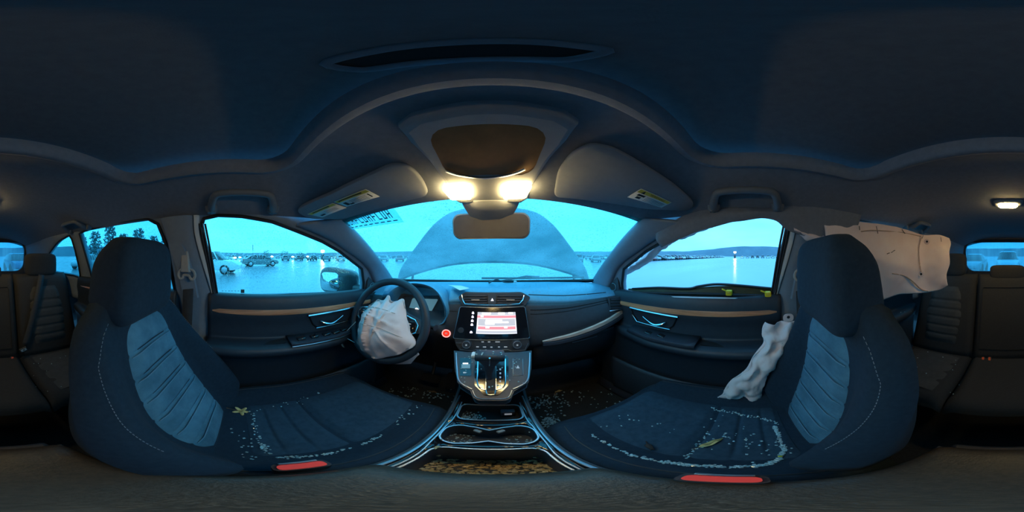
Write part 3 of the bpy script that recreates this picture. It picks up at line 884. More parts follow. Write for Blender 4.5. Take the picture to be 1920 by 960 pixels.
# ================================================================== dashboard
dash = empty('dashboard', (0, .9, .9), 'wide dark dashboard with wooden strip beneath the windscreen', 'dashboard')
A_ = [(-.71, [(.93, 1.082), (.87, 1.09), (.80, 1.088), (.745, 1.076), (.71, 1.05), (.690, 1.0), (.685, .95), (.70, .90), (.80, .72), (.98, .42)]),
      (-.57, [(1.02, 1.092), (.93, 1.106), (.83, 1.108), (.755, 1.098), (.715, 1.06), (.695, 1.0), (.680, .94), (.69, .885), (.80, .70), (1.0, .42)]),
      (-.545, [(1.03, 1.092), (.93, 1.108), (.84, 1.112), (.80, 1.10), (.775, 1.06), (.75, 1.0), (.690, .945), (.69, .885), (.80, .70), (1.0, .42)]),
      (-.50, [(1.05, 1.092), (.95, 1.11), (.86, 1.115), (.84, 1.10), (.835, 1.06), (.82, .99), (.705, .955), (.69, .885), (.80, .70), (1.0, .42)]),
      (-.24, [(1.12, 1.092), (1.0, 1.115), (.90, 1.12), (.84, 1.10), (.835, 1.06), (.82, .99), (.705, .955), (.69, .885), (.80, .70), (1.0, .42)]),
      (-.20, [(1.13, 1.092), (1.0, 1.116), (.88, 1.12), (.79, 1.112), (.74, 1.07), (.70, .99), (.685, .93), (.69, .87), (.82, .70), (1.0, .42)]),
      (0, [(1.145, 1.09), (1.02, 1.115), (.88, 1.122), (.79, 1.12), (.745, 1.09), (.715, .98), (.69, .89), (.70, .82), (.82, .70), (1.0, .42)]),
      (.20, [(1.13, 1.092), (1.0, 1.116), (.87, 1.120), (.78, 1.110), (.725, 1.072), (.685, .97), (.665, .875), (.70, .82), (.82, .70), (1.0, .42)]),
      (.35, [(1.10, 1.092), (.98, 1.114), (.86, 1.114), (.77, 1.098), (.715, 1.06), (.675, .98), (.658, .905), (.69, .85), (.80, .70), (1.0, .42)]),
      (.55, [(1.03, 1.092), (.93, 1.106), (.83, 1.104), (.755, 1.088), (.705, 1.055), (.668, 1.0), (.648, .94), (.675, .885), (.80, .70), (1.0, .42)]),
      (.71, [(.93, 1.082), (.87, 1.09), (.80, 1.086), (.745, 1.074), (.705, 1.05), (.670, 1.0), (.655, .955), (.69, .90), (.80, .72), (.98, .42)])]
def dash_prof(x):
    if x <= A_[0][0]: pr = A_[0][1]
    elif x >= A_[-1][0]: pr = A_[-1][1]
    else:
        for (x0, p0), (x1, p1) in zip(A_, A_[1:]):
            if x <= x1:
                t = (x - x0) / (x1 - x0)
                pr = [(lerp(a[0], b[0], t), lerp(a[1], b[1], t)) for a, b in zip(p0, p1)]
                break
    return pr
def dash_curve(x, per=6): return spline([V((x, y, z)) for y, z in dash_prof(x)], per)
xs = sorted(set([round(-.71 + 1.42 * i / 56, 4) for i in range(57)] + [-.57, -.545, -.5, -.24, -.2]))
g = [dash_curve(x) for x in xs]
up = [r[:26] for r in g]; lo = [r[25:] for r in g]
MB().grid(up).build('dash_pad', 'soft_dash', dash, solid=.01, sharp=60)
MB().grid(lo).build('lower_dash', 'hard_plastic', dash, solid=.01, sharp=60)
def dash_at(x, k):   # k in profile index units
    c = dash_curve(x); f = k * 6; i = min(len(c) - 2, int(f)); return c[i].lerp(c[i + 1], f - i)
def dash_n(x, k):
    a = dash_at(x + .01, k) - dash_at(x - .01, k); b = dash_at(x, min(8.9, k + .05)) - dash_at(x, max(0, k - .05))
    n = b.cross(a).normalized()
    return n if n.y < 0 or n.z > 0 else -n
# moulded seams across the passenger side
for k, r in ((3.6, .0022), (4.45, .003), (4.62, .0022)):
    MB().tube([dash_at(x, k) + dash_n(x, k) * .0006 for x in [lerp(.17, .60, i / 20) for i in range(21)]], r, 6).build('pad_seam', 'rubber', dash)
for k in (4.62,):
    MB().tube([dash_at(x, k) + dash_n(x, k) * .0006 for x in [lerp(-.235, -.155, i / 4) for i in range(5)]], .002, 6).build('pad_seam', 'rubber', dash)
# cowl strip under the glass
MB().tube([ws(u, .03) + V((0, -.012, .003)) for u in [-.97 + 1.94 * i / 30 for i in range(31)]], .012, 8, flat=.7).build('cowl_strip', 'rubber', dash)
# wooden strip with bright lower line
w = []; w2 = []
A0, A1 = at(1018, 641, y=.655), at(1170, 584, y=.640)
for i in range(31):
    t = i / 30
    p = A0.lerp(A1, t); p.z -= .014 * math.sin(t * math.pi); p.y = interp([(.2, .668), (.35, .658), (.55, .648), (.71, .655)], p.x) - .010
    h_ = interp([(0, .0015), (.12, .008), (.9, .0145), (1, .010)], t)
    w.append([p + V((0, .014, h_)), p + V((0, 0, h_ * .8)), p, p + V((0, 0, -h_ * .8)), p + V((0, .012, -h_))])
    w2.append([p + V((0, .012, -h_ - .001)), p + V((0, -.006, -h_ - .004)), p + V((0, -.008, -h_ - .018)), p + V((0, .014, -h_ - .024))])
MB().grid(w).build('wood_strip', 'wood_dash', dash)
MB().grid(w2).build('gloss_strip', 'satin_panel', dash)
MB().tube([r[3] + V((0, -.003, 0)) for r in w2], .0016, 6).build('bright_line', 'satin_metal', dash)
# glove box lid
gl = [[V((x, interp([(.2, .70), (.7, .685)], x) + dy_, z)) for x in (.18, .30, .45, .60, .67)] for z, dy_ in ((.86, -.002), (.80, .0), (.72, .03), (.66, .07))]
MB().grid(patch(gl, 3, 3)).build('glove_box_lid', 'hard_plastic', dash, solid=.012)
MB().tube([V((lerp(.36, .50, i / 6), .672, .835)) for i in range(7)], .004, 6).build('glove_box_handle', 'satin_panel', dash)

def onplane(px, py, O, n):
    r = ray(px, py); O = V(O); n = V(n)
    return CAM + r * ((O - CAM).dot(n) / r.dot(n))
def quad(px, O, n, lift=0):
    n = V(n).normalized()
    if n.dot(CAM - V(O)) < 0: n = -n
    return [onplane(x, y, O, n) + n * lift for x, y in px]
def plate(px, O, n, depth, lift=0):
    """flat piece whose outline is given on a plane, thickened away from the viewer"""
    nn = V(n).normalized()
    if nn.dot(CAM - V(O)) < 0: nn = -nn
    f = quad(px, O, nn, lift); b = [p - nn * depth for p in f]; k = len(f)
    return MB().add(f + b, [tuple(range(k)), tuple(range(2 * k - 1, k - 1, -1))] + [(i, (i + 1) % k, k + (i + 1) % k, k + i) for i in range(k)])
def rect(cx, cy, w, h): return [(cx - w / 2, cy - h / 2), (cx + w / 2, cy - h / 2), (cx + w / 2, cy + h / 2), (cx - w / 2, cy + h / 2)]
def round_px(pts, r=4, n=4):
    out = []
    k = len(pts)
    for i in range(k):
        p = V((*pts[i], 0)); a = V((*pts[i - 1], 0)); b = V((*pts[(i + 1) % k], 0))
        d1 = min(r, (a - p).length * .45); d2 = min(r, (b - p).length * .45)
        s_, e_ = p + (a - p).normalized() * d1, p + (b - p).normalized() * d2
        for q in range(n + 1):
            t = q / n
            w_ = s_ * (1 - t) ** 2 + p * 2 * t * (1 - t) + e_ * t * t
            out.append((w_.x, w_.y))
    return out

# --- centre vents
Ov, nv_ = V((0, .715, 1.085)), V((0, -.92, .39))
vent = plate(round_px([(858, 556), (872, 547), (978, 547), (996, 557), (984, 574), (868, 574)], 5), Ov, nv_, .05, -.006).build('centre_vent', 'hard_plastic', dash)
for x0, x1 in ((869, 914), (931, 983)):
    plate([(x0, 552), (x1, 552), (x1 - (3 if x1 > 950 else 0), 570), (x0 + (3 if x0 < 900 else 0), 570)], Ov, nv_, .002, -.004).build('vent_cavity', 'rubber', vent)
    for k in range(4):
        yy = 553.5 + k * 4.6
        plate([(x0 + 1, yy), (x1 - 1, yy), (x1 - 1, yy + 2.1), (x0 + 1, yy + 2.1)], Ov, nv_, .012, .002).build('vent_slat', 'satin_panel', vent)
    xm = (x0 + x1) / 2
    plate(rect(xm, 562.5, 15, 2.2), Ov, nv_, .004, .006).build('vent_tab', 'satin_metal', vent)
plate(rect(922.5, 561, 13, 19), Ov, nv_, .012, .004).build('hazard_button', 'hard_plastic', vent, bevel=.002)
tri = quad([(923, 559), (926, 564.5), (920, 564.5)], Ov, nv_, .0045)
MB().add(tri, [(0, 1, 2)]).build('hazard_triangle', 'ui_light', vent)
MB().tube(quad([(866, 553), (868, 562), (872, 570.5), (900, 572.3), (925, 572.8), (955, 572), (974, 570), (980, 562), (982, 554)], Ov, nv_, .004), .0028, 8).build('chrome_surround', 'chrome', vent)

# --- display unit
Od, nd = V((0, .655, .917)), V((0, -.95, .303))
disp = plate(round_px([(863, 575), (984, 575), (993, 634), (850, 634)], 4), Od, nd, .04, .006).build('display_unit', 'piano_black', dash)
MB().tube(quad(round_px([(863, 575), (984, 575), (993, 634), (850, 634)], 4), Od, nd, .006), .0016, 6, closed=True).build('display_frame', 'satin_metal', disp)
scr = plate([(896, 585), (966, 585), (969, 625), (893, 625)], Od, nd, .002, .0072).build('screen', 'ui_light', disp)
def ui(pts, m, lift, nm='screen_field'): plate(pts, Od, nd, .0004, lift).build(nm, m, scr)
ui([(896, 585), (966, 585), (966.4, 590), (895.7, 590)], 'ui_grey', .0078)
ui(rect(912, 587.5, 16, 3), 'ui_white', .0084); ui(rect(940, 587.5, 12, 3.4), 'ui_white', .0084); ui(rect(957, 587, 8, 3), 'ui_white', .0084)
ui([(895.7, 591), (966.4, 591), (966.6, 595.5), (895.4, 595.5)], 'ui_red', .0078)
ui(rect(904, 593, 5, 3), 'ui_white', .0084)
ui([(897, 597), (965, 597), (966, 610), (896.5, 610)], 'ui_grey', .0078)
ui(rect(926, 600.3, 30, 2.6), 'ui_white', .0084); ui(rect(931.5, 603.9, 43, 2.6), 'ui_white', .0084); ui(rect(918.5, 607.2, 17, 2.4), 'ui_white', .0084)
ui([(896.5, 611.5), (966, 611.5), (966.3, 616.8), (896, 616.8)], 'ui_red', .0078)
ui(rect(914, 613.5, 7, 3), 'ui_white', .0084); ui(rect(948, 613.5, 6, 3), 'ui_white', .0084)
ui([(894.3, 619.5), (968, 619.5), (968.4, 623.5), (894, 623.5)], 'ui_grey', .0078)
for cx_, cy_, ww_, hh_ in ((887.3, 586.5, 5, 4.6), (886.6, 593.6, 5, 4.6), (885.9, 601, 5.6, 4.6), (885.2, 608.3, 5.6, 4.4), (883.8, 622.2, 6, 4)):
    plate(round_px([(cx_ - ww_ * .25, cy_ - hh_ / 2), (cx_ + ww_ * .25, cy_ - hh_ / 2), (cx_ + ww_ / 2, cy_ + hh_ / 2), (cx_ - ww_ / 2, cy_ + hh_ / 2)], 1.4, 2), Od, nd, .0004, .0072).build('touch_icon', 'ui_lilac', disp)
kc = onplane(865, 618, Od, nd); MB().disc(kc + V((0, -.005, 0)), nd, .0125, .010, 24, .0115).build('volume_knob', 'hard_plastic', disp)
# --- climate unit
Oc, nc = V((0, .645, .895)), V((0, -.93, .37))
cl = plate([(852, 635), (991, 635), (993, 646), (985, 658), (862, 658), (855, 647)], Oc, nc, .05, 0).build('climate_unit', 'hard_plastic', dash)
MB().tube(quad([(855, 643), (866, 643), (859, 644), (863, 655), (886, 658), (893, 655.5), (952, 655.5), (960, 658), (984, 656), (990, 643.5)], Oc, nc, .002), .0017, 6).build('bright_line', 'satin_metal', cl)
for px_ in (876, 968.5):
    c0 = onplane(px_, 645, Oc, nc)
    kb = MB().disc(c0, nc, .0225, .006, 30, .022).disc(c0, nc, .019, .024, 30, .0165).build('climate_knob', 'hard_plastic', cl)
    MB().tube([c0 + V(nc).normalized() * .0245 + V((math.cos(a) * .0158, math.sin(a) * .0158 * .37, math.sin(a) * .0158 * .93)) for a in [2 * math.pi * k / 24 for k in range(24)]], .0014, 6, closed=True, up=nc).build('knob_ring', 'satin_metal', kb)
    plate(rect(px_, 645.5, 3, 2.5), Oc, nc, .0003, .0248).build('knob_mark', 'icon_print', kb)
for px_, py_, w_ in ((905, 641, 4.5), (917, 641, 4.5), (933, 641, 8.5), (895.5, 650.2, 5), (908.5, 650.5, 6), (921.5, 650.8, 4), (935.5, 650.5, 3.6), (948, 650.4, 6)):
    plate(rect(px_, py_, w_, 2), Oc, nc, .0004, .0012).build('button_mark', 'icon_print', cl)
# --- engine start button
sb = V((-.19, .690, .926)); ns = V((.10, -.93, .35)).normalized()
sb = at(837, 625, y=.684)
b_ = MB().disc(sb, ns, .017, .006, 28, .016).build('start_button', 'start_red', dash)
ux = ns.cross(V((0, 0, 1))).normalized(); uz = ux.cross(ns)
MB().tube([sb + ns * .005 + ux * (math.cos(a) * .0172) + uz * (math.sin(a) * .0172) for a in [2 * math.pi * k / 28 for k in range(28)]], .0026, 6, closed=True, up=ns).build('light_ring', 'start_ring', b_)
MB().box(sb + ns * .0064 + uz * .003, (.011, .001, .002)).box(sb + ns * .0064 - uz * .002, (.013, .001, .002)).build('button_print', 'icon_print', b_)
# --- side vents
def side_vent(px, O, n, nm):
    x0, x1, y0, y1 = px
    v_ = plate(round_px([(x0, y0 + (1.5 if x0 > 960 else 0)), (x1, y0), (x1 + 1, y1 - 4), (x0 + (4 if x0 > 960 else 0), y1 + (0 if x0 > 960 else 0))], 2), O, n, .05, .004).build('side_vent', 'hard_plastic', dash)
    plate([(x0 + 4, y0 + 4), (x1 - 4, y0 + 3), (x1 - 4, y1 - 7), (x0 + 6, y1 - 3)], O, n, .002, .0055).build('vent_cavity', 'rubber', v_)
    for k in range(4):
        yy = lerp(y0 + 5, y1 - 7, k / 3)
        plate([(x0 + 5, yy + .8), (x1 - 4, yy), (x1 - 4, yy + 1.4), (x0 + 5, yy + 2.2)], O, n, .006, .009).build('vent_slat', 'satin_panel', v_)
    MB().tube(quad([(x1 - 1, y0 + 1.5), (x1 + 1.5, (y0 + y1) / 2 - 2), (x1 - .5, y1 - 4), (x0 + 4, y1), (x0 + 3, y1 - .5)], O, n, .006), .003, 6).build('chrome_surround', 'chrome', v_)
    return v_
side_vent((1139, 1168, 555, 583), V((.62, .665, 1.02)), V((-.25, -.92, .30)), 'r')
side_vent((676, 712, 547, 592), V((-.63, .70, 1.00)), V((.35, -.88, .30)), 'l')

# --- instrument hood and cluster
hc = V((-.372, 0, 0))
arch = [(-.545, .955), (-.548, 1.01), (-.535, 1.06), (-.50, 1.105), (-.44, 1.132), (-.372, 1.140), (-.30, 1.132), (-.245, 1.105), (-.205, 1.06), (-.19, 1.01), (-.205, .965), (-.225, .95)]
def lay(sx, y, dz, sy=1):
    return spline([V((hc.x + (x - hc.x) * sx, y(x, z) if callable(y) else y, .96 + (z - .96) * sy + dz)) for x, z in arch], 3)
yf = lambda x, z: .70 + .055 * ((z - .95) / .19) * 0 + .05 * max(0, (z - 1.06) / .08)
rings = [lay(.86, .835, -.004, .90), lay(.90, lambda x, z: yf(x, z) + .02, -.004, .93), lay(.93, lambda x, z: yf(x, z), -.001, .965), lay(.97, lambda x, z: yf(x, z) - .004, 0, .99), lay(1.0, lambda x, z: yf(x, z) + .010, 0), lay(1.03, lambda x, z: yf(x, z) + .06, -.004), lay(1.05, lambda x, z: yf(x, z) + .17, -.022)]
MB().loft(rings, ringclosed=False, cap=False).build('instrument_hood', 'soft_dash', dash, sharp=80)
Oq, nq = V((-.372, .815, 1.03)), V((0, -.95, .30))
cb = plate(round_px([(682, 556), (850, 552), (845, 612), (690, 612)], 8), Oq, nq, .02, -.008).build('cluster_face', 'hard_plastic', dash)
plate(round_px([(774, 559), (822, 561), (806, 590), (764, 588)], 3), Oq, nq, .002, .004).build('cluster_display', 'ui_cyan', cb)
plate(round_px([(778, 580), (781, 577), (785, 578.5), (787, 582), (778, 582)], 1.5, 3), Oq, nq, .0005, .0066).build('warning_lamp', 'ui_white', cb)
MB().tube(quad([(838, 575), (840, 590), (835, 603), (829, 610)], Oq, nq, .05), .0022, 6).build('cluster_trim', 'satin_metal', cb)
# stalk right of the wheel
stalk = [V((-.36, .66, .965)), V((-.27, .64, .968)), V((-.222, .62, .968))]
MB().tube(spline(stalk, 5), lambda t: .009 + .005 * t, 12).build('wiper_stalk', 'hard_plastic', dash)
# paper slip and broken bracket lying on the dash
pa = quad([(840, 536), (865, 536.5), (881, 541), (862, 545), (850, 540)], V((-.1, .90, 1.126)), V((0, 0, 1)))
for i, p in enumerate(pa): p.z += (.004, .002, .001, .001, .006)[i]
tag(MB().add(pa, [(0, 1, 2, 3, 4)]).build('paper_slip', 'paper', solid=.0008, smooth=False), 'white paper slip lying on the dashboard behind the instrument hood', 'paper')
br_ = empty('plastic_fragment', at(945, 538, y=.95), 'broken black plastic fragment on the dashboard in front of the windscreen', 'fragment')
P0 = V((.0, .93, 1.122))
fr_ = spline([P0 + V(q) for q in ((-.02, 0, .004), (.0, .01, .012), (.025, .015, .020), (.05, .01, .012), (.075, 0, .005), (.12, -.008, .006))], 5)
MB().tube(fr_, lambda t: .008 * (1 - .5 * t), 8, flat=.6).build('broken_arm', 'hard_plastic', br_)
MB().box(P0 + V((.13, -.008, .010)), (.014, .014, .012), Matrix.Rotation(.6, 3, 'Z')).build('broken_end', 'white_plastic', br_, bevel=.003)

# ================================================================== steering wheel
WC = V((-.428, .555, .985)); WNORM = V((0, -.915, .403)); WA = V((1, 0, 0)); WUP = V((0, .403, .915))
wh = empty('steering_wheel', WC, 'black steering wheel with its airbag burst open', 'steering wheel')
def wp(a, b, n=0): return WC + WA * a + WUP * b + WNORM * n
MB().tube([wp(math.cos(a) * .189, math.sin(a) * .189) for a in [2 * math.pi * k / 64 for k in range(64)]], lambda t: .0172, 14, closed=True, up=WNORM).build('rim', 'door_vinyl', wh)
MB().loft([[wp(a, b, n) for a, b in rrect(.20 * s_, .165 * s_, .05, 5, 0, -.01)] for s_, n in ((.8, -.05), (1, -.03), (1, -.005), (.9, .004))]).build('hub', 'hard_plastic', wh)
for sg in (-1, 1):
    sp = MB()
    rr = []
    for t in range(7):
        q = t / 6; x = lerp(.085, .178, q); hh = lerp(.055, .026, q); dn = lerp(-.004, 0, q)
        rr.append([wp(sg * x, .005 + b * hh, dn + nn) for b, nn in ((-1, -.012), (-.9, .004), (0, .008), (.9, .004), (1, -.012), (0, -.016))])
    sp.loft(rr)
    spo = sp.build('spoke', 'satin_panel', wh)
    pts = [(sg * x, y) for x, y in ((.092, .045), (.145, .033), (.160, .012), (.158, -.018), (.135, -.033), (.095, -.036))]
    MB().tube([wp(a, b, .009) for a, b in pts], .0028, 6).build('chrome_bezel', 'chrome', spo)
    MB().loft([[wp(sg * .125 + a, b, n) for a, b in rrect(.045 * s_, .045 * s_, .012, 3)] for s_, n in ((1, .004), (1, .011), (.9, .013))]).build('thumb_pad', 'piano_black', spo)
    for k in range(3): MB().loft([[wp(sg * .125 + a, b + .012 - .012 * k, n) for a, b in rrect(.014, .003, .001, 1)] for n in (.0132, .0138)]).build('pad_mark', 'icon_print', spo)
MB().loft([[wp(a * s_, b, n) for a, b in ((-.045, -.085), (.045, -.085), (.038, -.178), (-.038, -.178))] for s_, n in ((1, -.014), (1, .006), (.9, .010))]).build('lower_spoke', 'satin_panel', wh)
MB().loft([[wp(a, b, n) for a, b in rrect(.11 * s_, .10 * s_, .03, 4, 0, -.02)] for s_, n in ((1.2, -.16), (1.15, -.08), (.9, -.045))]).build('column_shroud', 'hard_plastic', wh)
# burst airbag
ab = empty('driver_airbag', wp(0, 0, .01), 'deflated pinkish white airbag sagging out of the steering wheel hub', 'airbag')
OL = [(-.019, .118), (.010, .092), (.061, .112), (.088, .055), (.123, -.019), (.155, -.064), (.128, -.10), (.10, -.128), (.055, -.155), (.016, -.180), (-.035, -.176), (-.085, -.163), (-.112, -.135), (-.128, -.09), (-.139, -.03), (-.128, .015), (-.108, .05), (-.07, .085), (-.045, .09)]
OL = [(a + .016, b) for a, b in OL]
ol = [(p.x, p.y) for p in spline([V((a, b, 0)) for a, b in OL], 5, True)]
NR = 26
rings = []
def crease(a, b):
    h_ = .020 * fbm((a * 9, b * 9, 1.3), 1, 3)
    for (ax, bx, ay, by, amp, wd) in ((-.03, .05, .0, -.175, .022, .010), (-.115, .035, .06, .045, .008, .006), (-.02, .01, .12, -.015, .007, .005), (-.06, .08, -.055, -.15, .010, .012), (.02, -.04, .11, -.11, .008, .008), (.045, .09, .02, -.05, .009, .012)):
        d_ = V((bx - 0, 0, 0))
        p = V((a, b)); s0 = V((ax, bx)); s1 = V((ay, by)); ab_ = s1 - s0
        t = max(0, min(1, (p - s0).dot(ab_) / ab_.length_squared)); dd = (s0 + ab_ * t - p)
        sgn = 1 if (ab_.x * dd.y - ab_.y * dd.x) > 0 else -1
        h_ += amp * math.exp(-(dd.length / wd) ** 2) * .6 + sgn * amp * .5 * math.exp(-dd.length / (wd * 3))
    return h_
cx_, cy_ = .011, -.045
for k in range(NR + 1):
    f = k / NR; ring = []
    for a, b in ol:
        pa_, pb_ = cx_ + (a - cx_) * f, cy_ + (b - cy_) * f
        hgt = .018 + .062 * (1 - f ** 2.2) + crease(pa_, pb_) * (1 - f ** 6)
        if k == NR: hgt = .020 + .010 * math.sin(a * 90) * math.cos(b * 70)
        ring.append(wp(pa_, pb_, hgt))
    rings.append(ring)
MB().loft(rings, cap=False).build('front_panel', 'airbag', ab, sharp=180, solid=.002)
back_r = [rings[NR], [wp(a * .8 + .0, b * .8 - .008, .004) for a, b in ol]]
MB().loft(back_r, cap=True).build('rear_panel', 'airbag', ab, sharp=180)
for (a0, b0, a1, b1) in ((-.118, .030, .075, .042), (-.055, -.040, .14, -.050)):
    sm = []
    for i in range(15):
        a, b = lerp(a0, a1, i / 14), lerp(b0, b1, i / 14) + .012 * math.sin(i / 14 * math.pi)
        # find surface height again
        f = 0
        for fa, fb in ol: pass
        r_ = max(.0, min(1, math.hypot((a - cx_) / .145, (b - cy_) / .15)))
        sm.append(wp(a, b, .0205 + .062 * (1 - r_ ** 2.2) + crease(a, b) * (1 - r_ ** 6)))
    MB().tube(sm, .0013, 5).build('seam', 'airbag_seam', ab)
fl_ = [wp(.06, -.17, -.02), wp(.12, -.145, -.02), wp(.165, -.10, -.02), wp(.178, -.112, -.02), wp(.168, -.125, -.025), wp(.150, -.165, -.03), wp(.10, -.185, -.03), wp(.05, -.20, -.03)]
MB().add(fl_, [tuple(range(8))]).build('torn_flap', 'airbag', ab, solid=.003)
# zip tie loop with a tag on the left of the rim
zt = empty('key_tag', wp(-.178, -.10, .02), 'white cable tie with a small key tag hanging from the steering wheel rim', 'key tag')
loop = spline([wp(-.142, -.050, .026), wp(-.156, -.080, .030), wp(-.172, -.112, .032), wp(-.186, -.142, .034), wp(-.190, -.165, .034), wp(-.188, -.178, .03)], 5)
MB().tube(loop, .0016, 6).build('cable_tie', 'white_plastic', zt)
MB().tube(spline([wp(-.186, -.142, .034), wp(-.16, -.146, .033), wp(-.13, -.148, .030), wp(-.105, -.150, .026)], 5), .0016, 6).build('cable_tie', 'white_plastic', zt)
MB().box(wp(-.186, -.142, .035), (.010, .007, .008)).build('tie_head', 'white_plastic', zt, bevel=.001)
rt = Matrix.Rotation(R(20), 3, 'X') @ Matrix.Rotation(R(-8), 3, 'Y')
MB().box(wp(-.166, -.186, .034), (.016, .004, .050), rt).build('tag_plate', 'satin_metal', zt, bevel=.001)
MB().box(wp(-.166, -.188, .038), (.010, .002, .034), rt).build('tag_label', 'label_paper', zt)
MB().box(wp(-.160, -.155, .036), (.022, .006, .009), Matrix.Rotation(R(30), 3, 'Y')).build('tag_clip', 'white_plastic', zt, bevel=.001)

# ================================================================== centre console
con = empty('centre_console', (0, .2, .29), 'gloss black centre console with gear lever, cup holders and arm rest', 'centre console')
Op, np_ = V((0, .615, .865)), V((0, -.42, .907))
def cpx(pts, r=4): return round_px(pts, r)
PANEL = [(853, 659), (995, 659), (994, 690), (989, 716), (962, 732), (956, 745), (948, 749), (898, 749), (890, 745), (884, 732), (860, 716), (855, 690)]
sp_ = plate(PANEL, Op, np_, .07, 0).build('shift_panel', 'satin_panel', con, bevel=.004)
for pts in ([(855, 662), (856.5, 690), (861, 715), (885, 730)], [(993.5, 662), (992.5, 690), (988, 715), (962, 730)]):
    MB().tube(spline(quad(pts, Op, np_, .002), 5), .0032, 8).build('panel_edge', 'satin_metal', sp_)
MB().tube(spline(quad([(886, 732), (891, 743), (899, 747.5), (923, 748.5), (947, 747.5), (955, 743), (960, 732)], Op, np_, .002), 4), .0015, 6).build('tongue_edge', 'satin_metal', sp_)
plate(round_px([(891, 668), (953, 668), (954, 722), (944, 732), (935, 742), (907, 742), (900, 732), (889, 722)], 5), Op, np_, .010, .003).build('gate_surround', 'piano_black', sp_)
MB().tube(spline(quad([(896, 676), (895.5, 700), (895.5, 720), (901, 729), (910, 731.5), (911.5, 736), (914, 740), (920, 741), (927, 740), (929, 736), (930, 731.5), (941, 728.5), (947, 720), (947.5, 700), (947.5, 674)], Op, np_, .0045), 3), .0024, 8).build('chrome_gate', 'chrome', sp_)
for a, b in (((911, 690), (911, 731)), ((930, 688), (930, 731))):
    MB().tube(quad([a, ((a[0] + b[0]) / 2, (a[1] + b[1]) / 2), b], Op, np_, .0045), .0016, 6).build('chrome_rail', 'chrome', sp_)
plate([(912, 690), (929, 690), (929, 733), (912, 733)], Op, np_, .001, .0042).build('gate_slot', 'rubber', sp_)
for k in range(5):
    plate(rect(938, 693 + 7.5 * k, 3, 3.2), Op, np_, .0003, .0036).build('gate_letter', 'icon_print', sp_)
# wet debris over the gate
# switches
lsw = plate(rect(873, 688, 19, 32), Op, np_, .004, .0015).build('switch_block', 'piano_black', sp_, bevel=.002)
plate(rect(873.5, 687.5, 15, 7), Op, np_, .003, .005).build('park_brake_switch', 'ui_cyan', lsw, bevel=.001)
plate(rect(873, 682.5, 10, 2), Op, np_, .0004, .0062).build('switch_mark', 'ui_white', lsw)
plate(rect(871.5, 699, 6, 2.4), Op, np_, .0004, .0022).build('switch_mark', 'icon_print', lsw)
rsw = plate(rect(971, 687, 19, 32), Op, np_, .004, .0015).build('airbag_lamp_block', 'satin_panel', sp_, bevel=.002)
MB().add(quad([(971, 685), (974.5, 691), (967.5, 691)], Op, np_, .002), [(0, 1, 2)]).build('lamp_mark', 'icon_print', rsw)
MB().tube(quad([(962, 673), (980, 673), (981, 703), (962, 705)], Op, np_, .002), .001, 5, closed=True).build('block_edge', 'satin_metal', rsw)
# gear lever
K = V((-.006, .505, .925))
rr = []
for t, w_, d_, c_ in ((0, .010, .010, V((-.005, .50, .815))), (.3, .012, .011, V((-.005, .50, .85))), (.55, .020, .016, V((-.005, .501, .885))), (.75, .032, .020, V((-.005, .502, .905))), (.9, .042, .024, V((-.005, .503, .918)))):
    rr.append([c_ + V((x, y, 0)) for x, y in rrect(w_ * 2, d_ * 2, min(w_, d_) * .8, 4)])
lev = MB().loft(rr).build('gear_lever', 'satin_panel', con)
MB().loft([[V((-.002 + x, y, z)) for y, z in [(K.y + a, K.z + b) for a, b in rrect(.052 * s_, .030 * s_, .013, 5)]] for x, s_ in ((-.046, .86), (-.042, 1), (.038, 1), (.044, .88))]).build('lever_grip', 'door_vinyl', lev, sharp=60)
MB().loft([[V((x, y, z)) for y, z in [(K.y + a, K.z + b) for a, b in rrect(.030 * s_, .018 * s_, .006, 3)]] for x, s_ in ((-.060, .8), (-.057, 1), (-.046, 1))]).build('lever_button', 'white_plastic', lev)
MB().tube([V((-.003, .478, .934)), V((-.003, .480, .915)), V((-.004, .487, .890))], .003, 6).build('lever_trim', 'chrome', lev)
# console body
ZT = .665
HOLES = [rrect(.165, .085, .02, 4, 0, .428), rrect(.185, .088, .035, 5, 0, .310), rrect(.170, .150, .025, 4, 0, .172)]
# pinch the cup holder outline to a bow tie
HOLES[1] = [(x, .310 + (y - .310) * (1 - .42 * math.exp(-(x / .028) ** 2))) for x, y in poly_dense(HOLES[1], 4)]
vs, fs = sheet2d([(-.108, -.24), (.108, -.24), (.108, .2), (.104, .42), (.110, .60), (-.110, .60), (-.104, .42), (-.108, .2)], HOLES, .03)
MB().add([V((p.x, p.y, ZT + .0)) for p in vs], fs).build('console_top', 'piano_black', con, solid=.004)
for sg in (-1, 1):
    side = [[V((sg * (x + dx), y, z)) for y, x in ((-.24, .108), (0, .108), (.2, .108), (.42, .104), (.60, .110))] for z, dx in ((ZT + .002, 0), (ZT - .012, .012), (.52, .022), (.31, .03))]
    MB().grid(patch(side, 3, 3)).build('console_side', 'hard_plastic', con)
    MB().tube(spline([V((sg * x, y, ZT + .002)) for y, x in ((-.1, .108), (.1, .108), (.25, .106), (.42, .102), (.52, .100))], 5), .004, 8).build('edge_trim', 'satin_metal', con)
    MB().tube(spline([V((sg * x, y, ZT + .003)) for y, x in ((.09, .093), (.2, .093), (.27, .097), (.34, .094), (.38, .088), (.48, .086))], 5), .0022, 6).build('inner_trim', 'satin_metal', con)
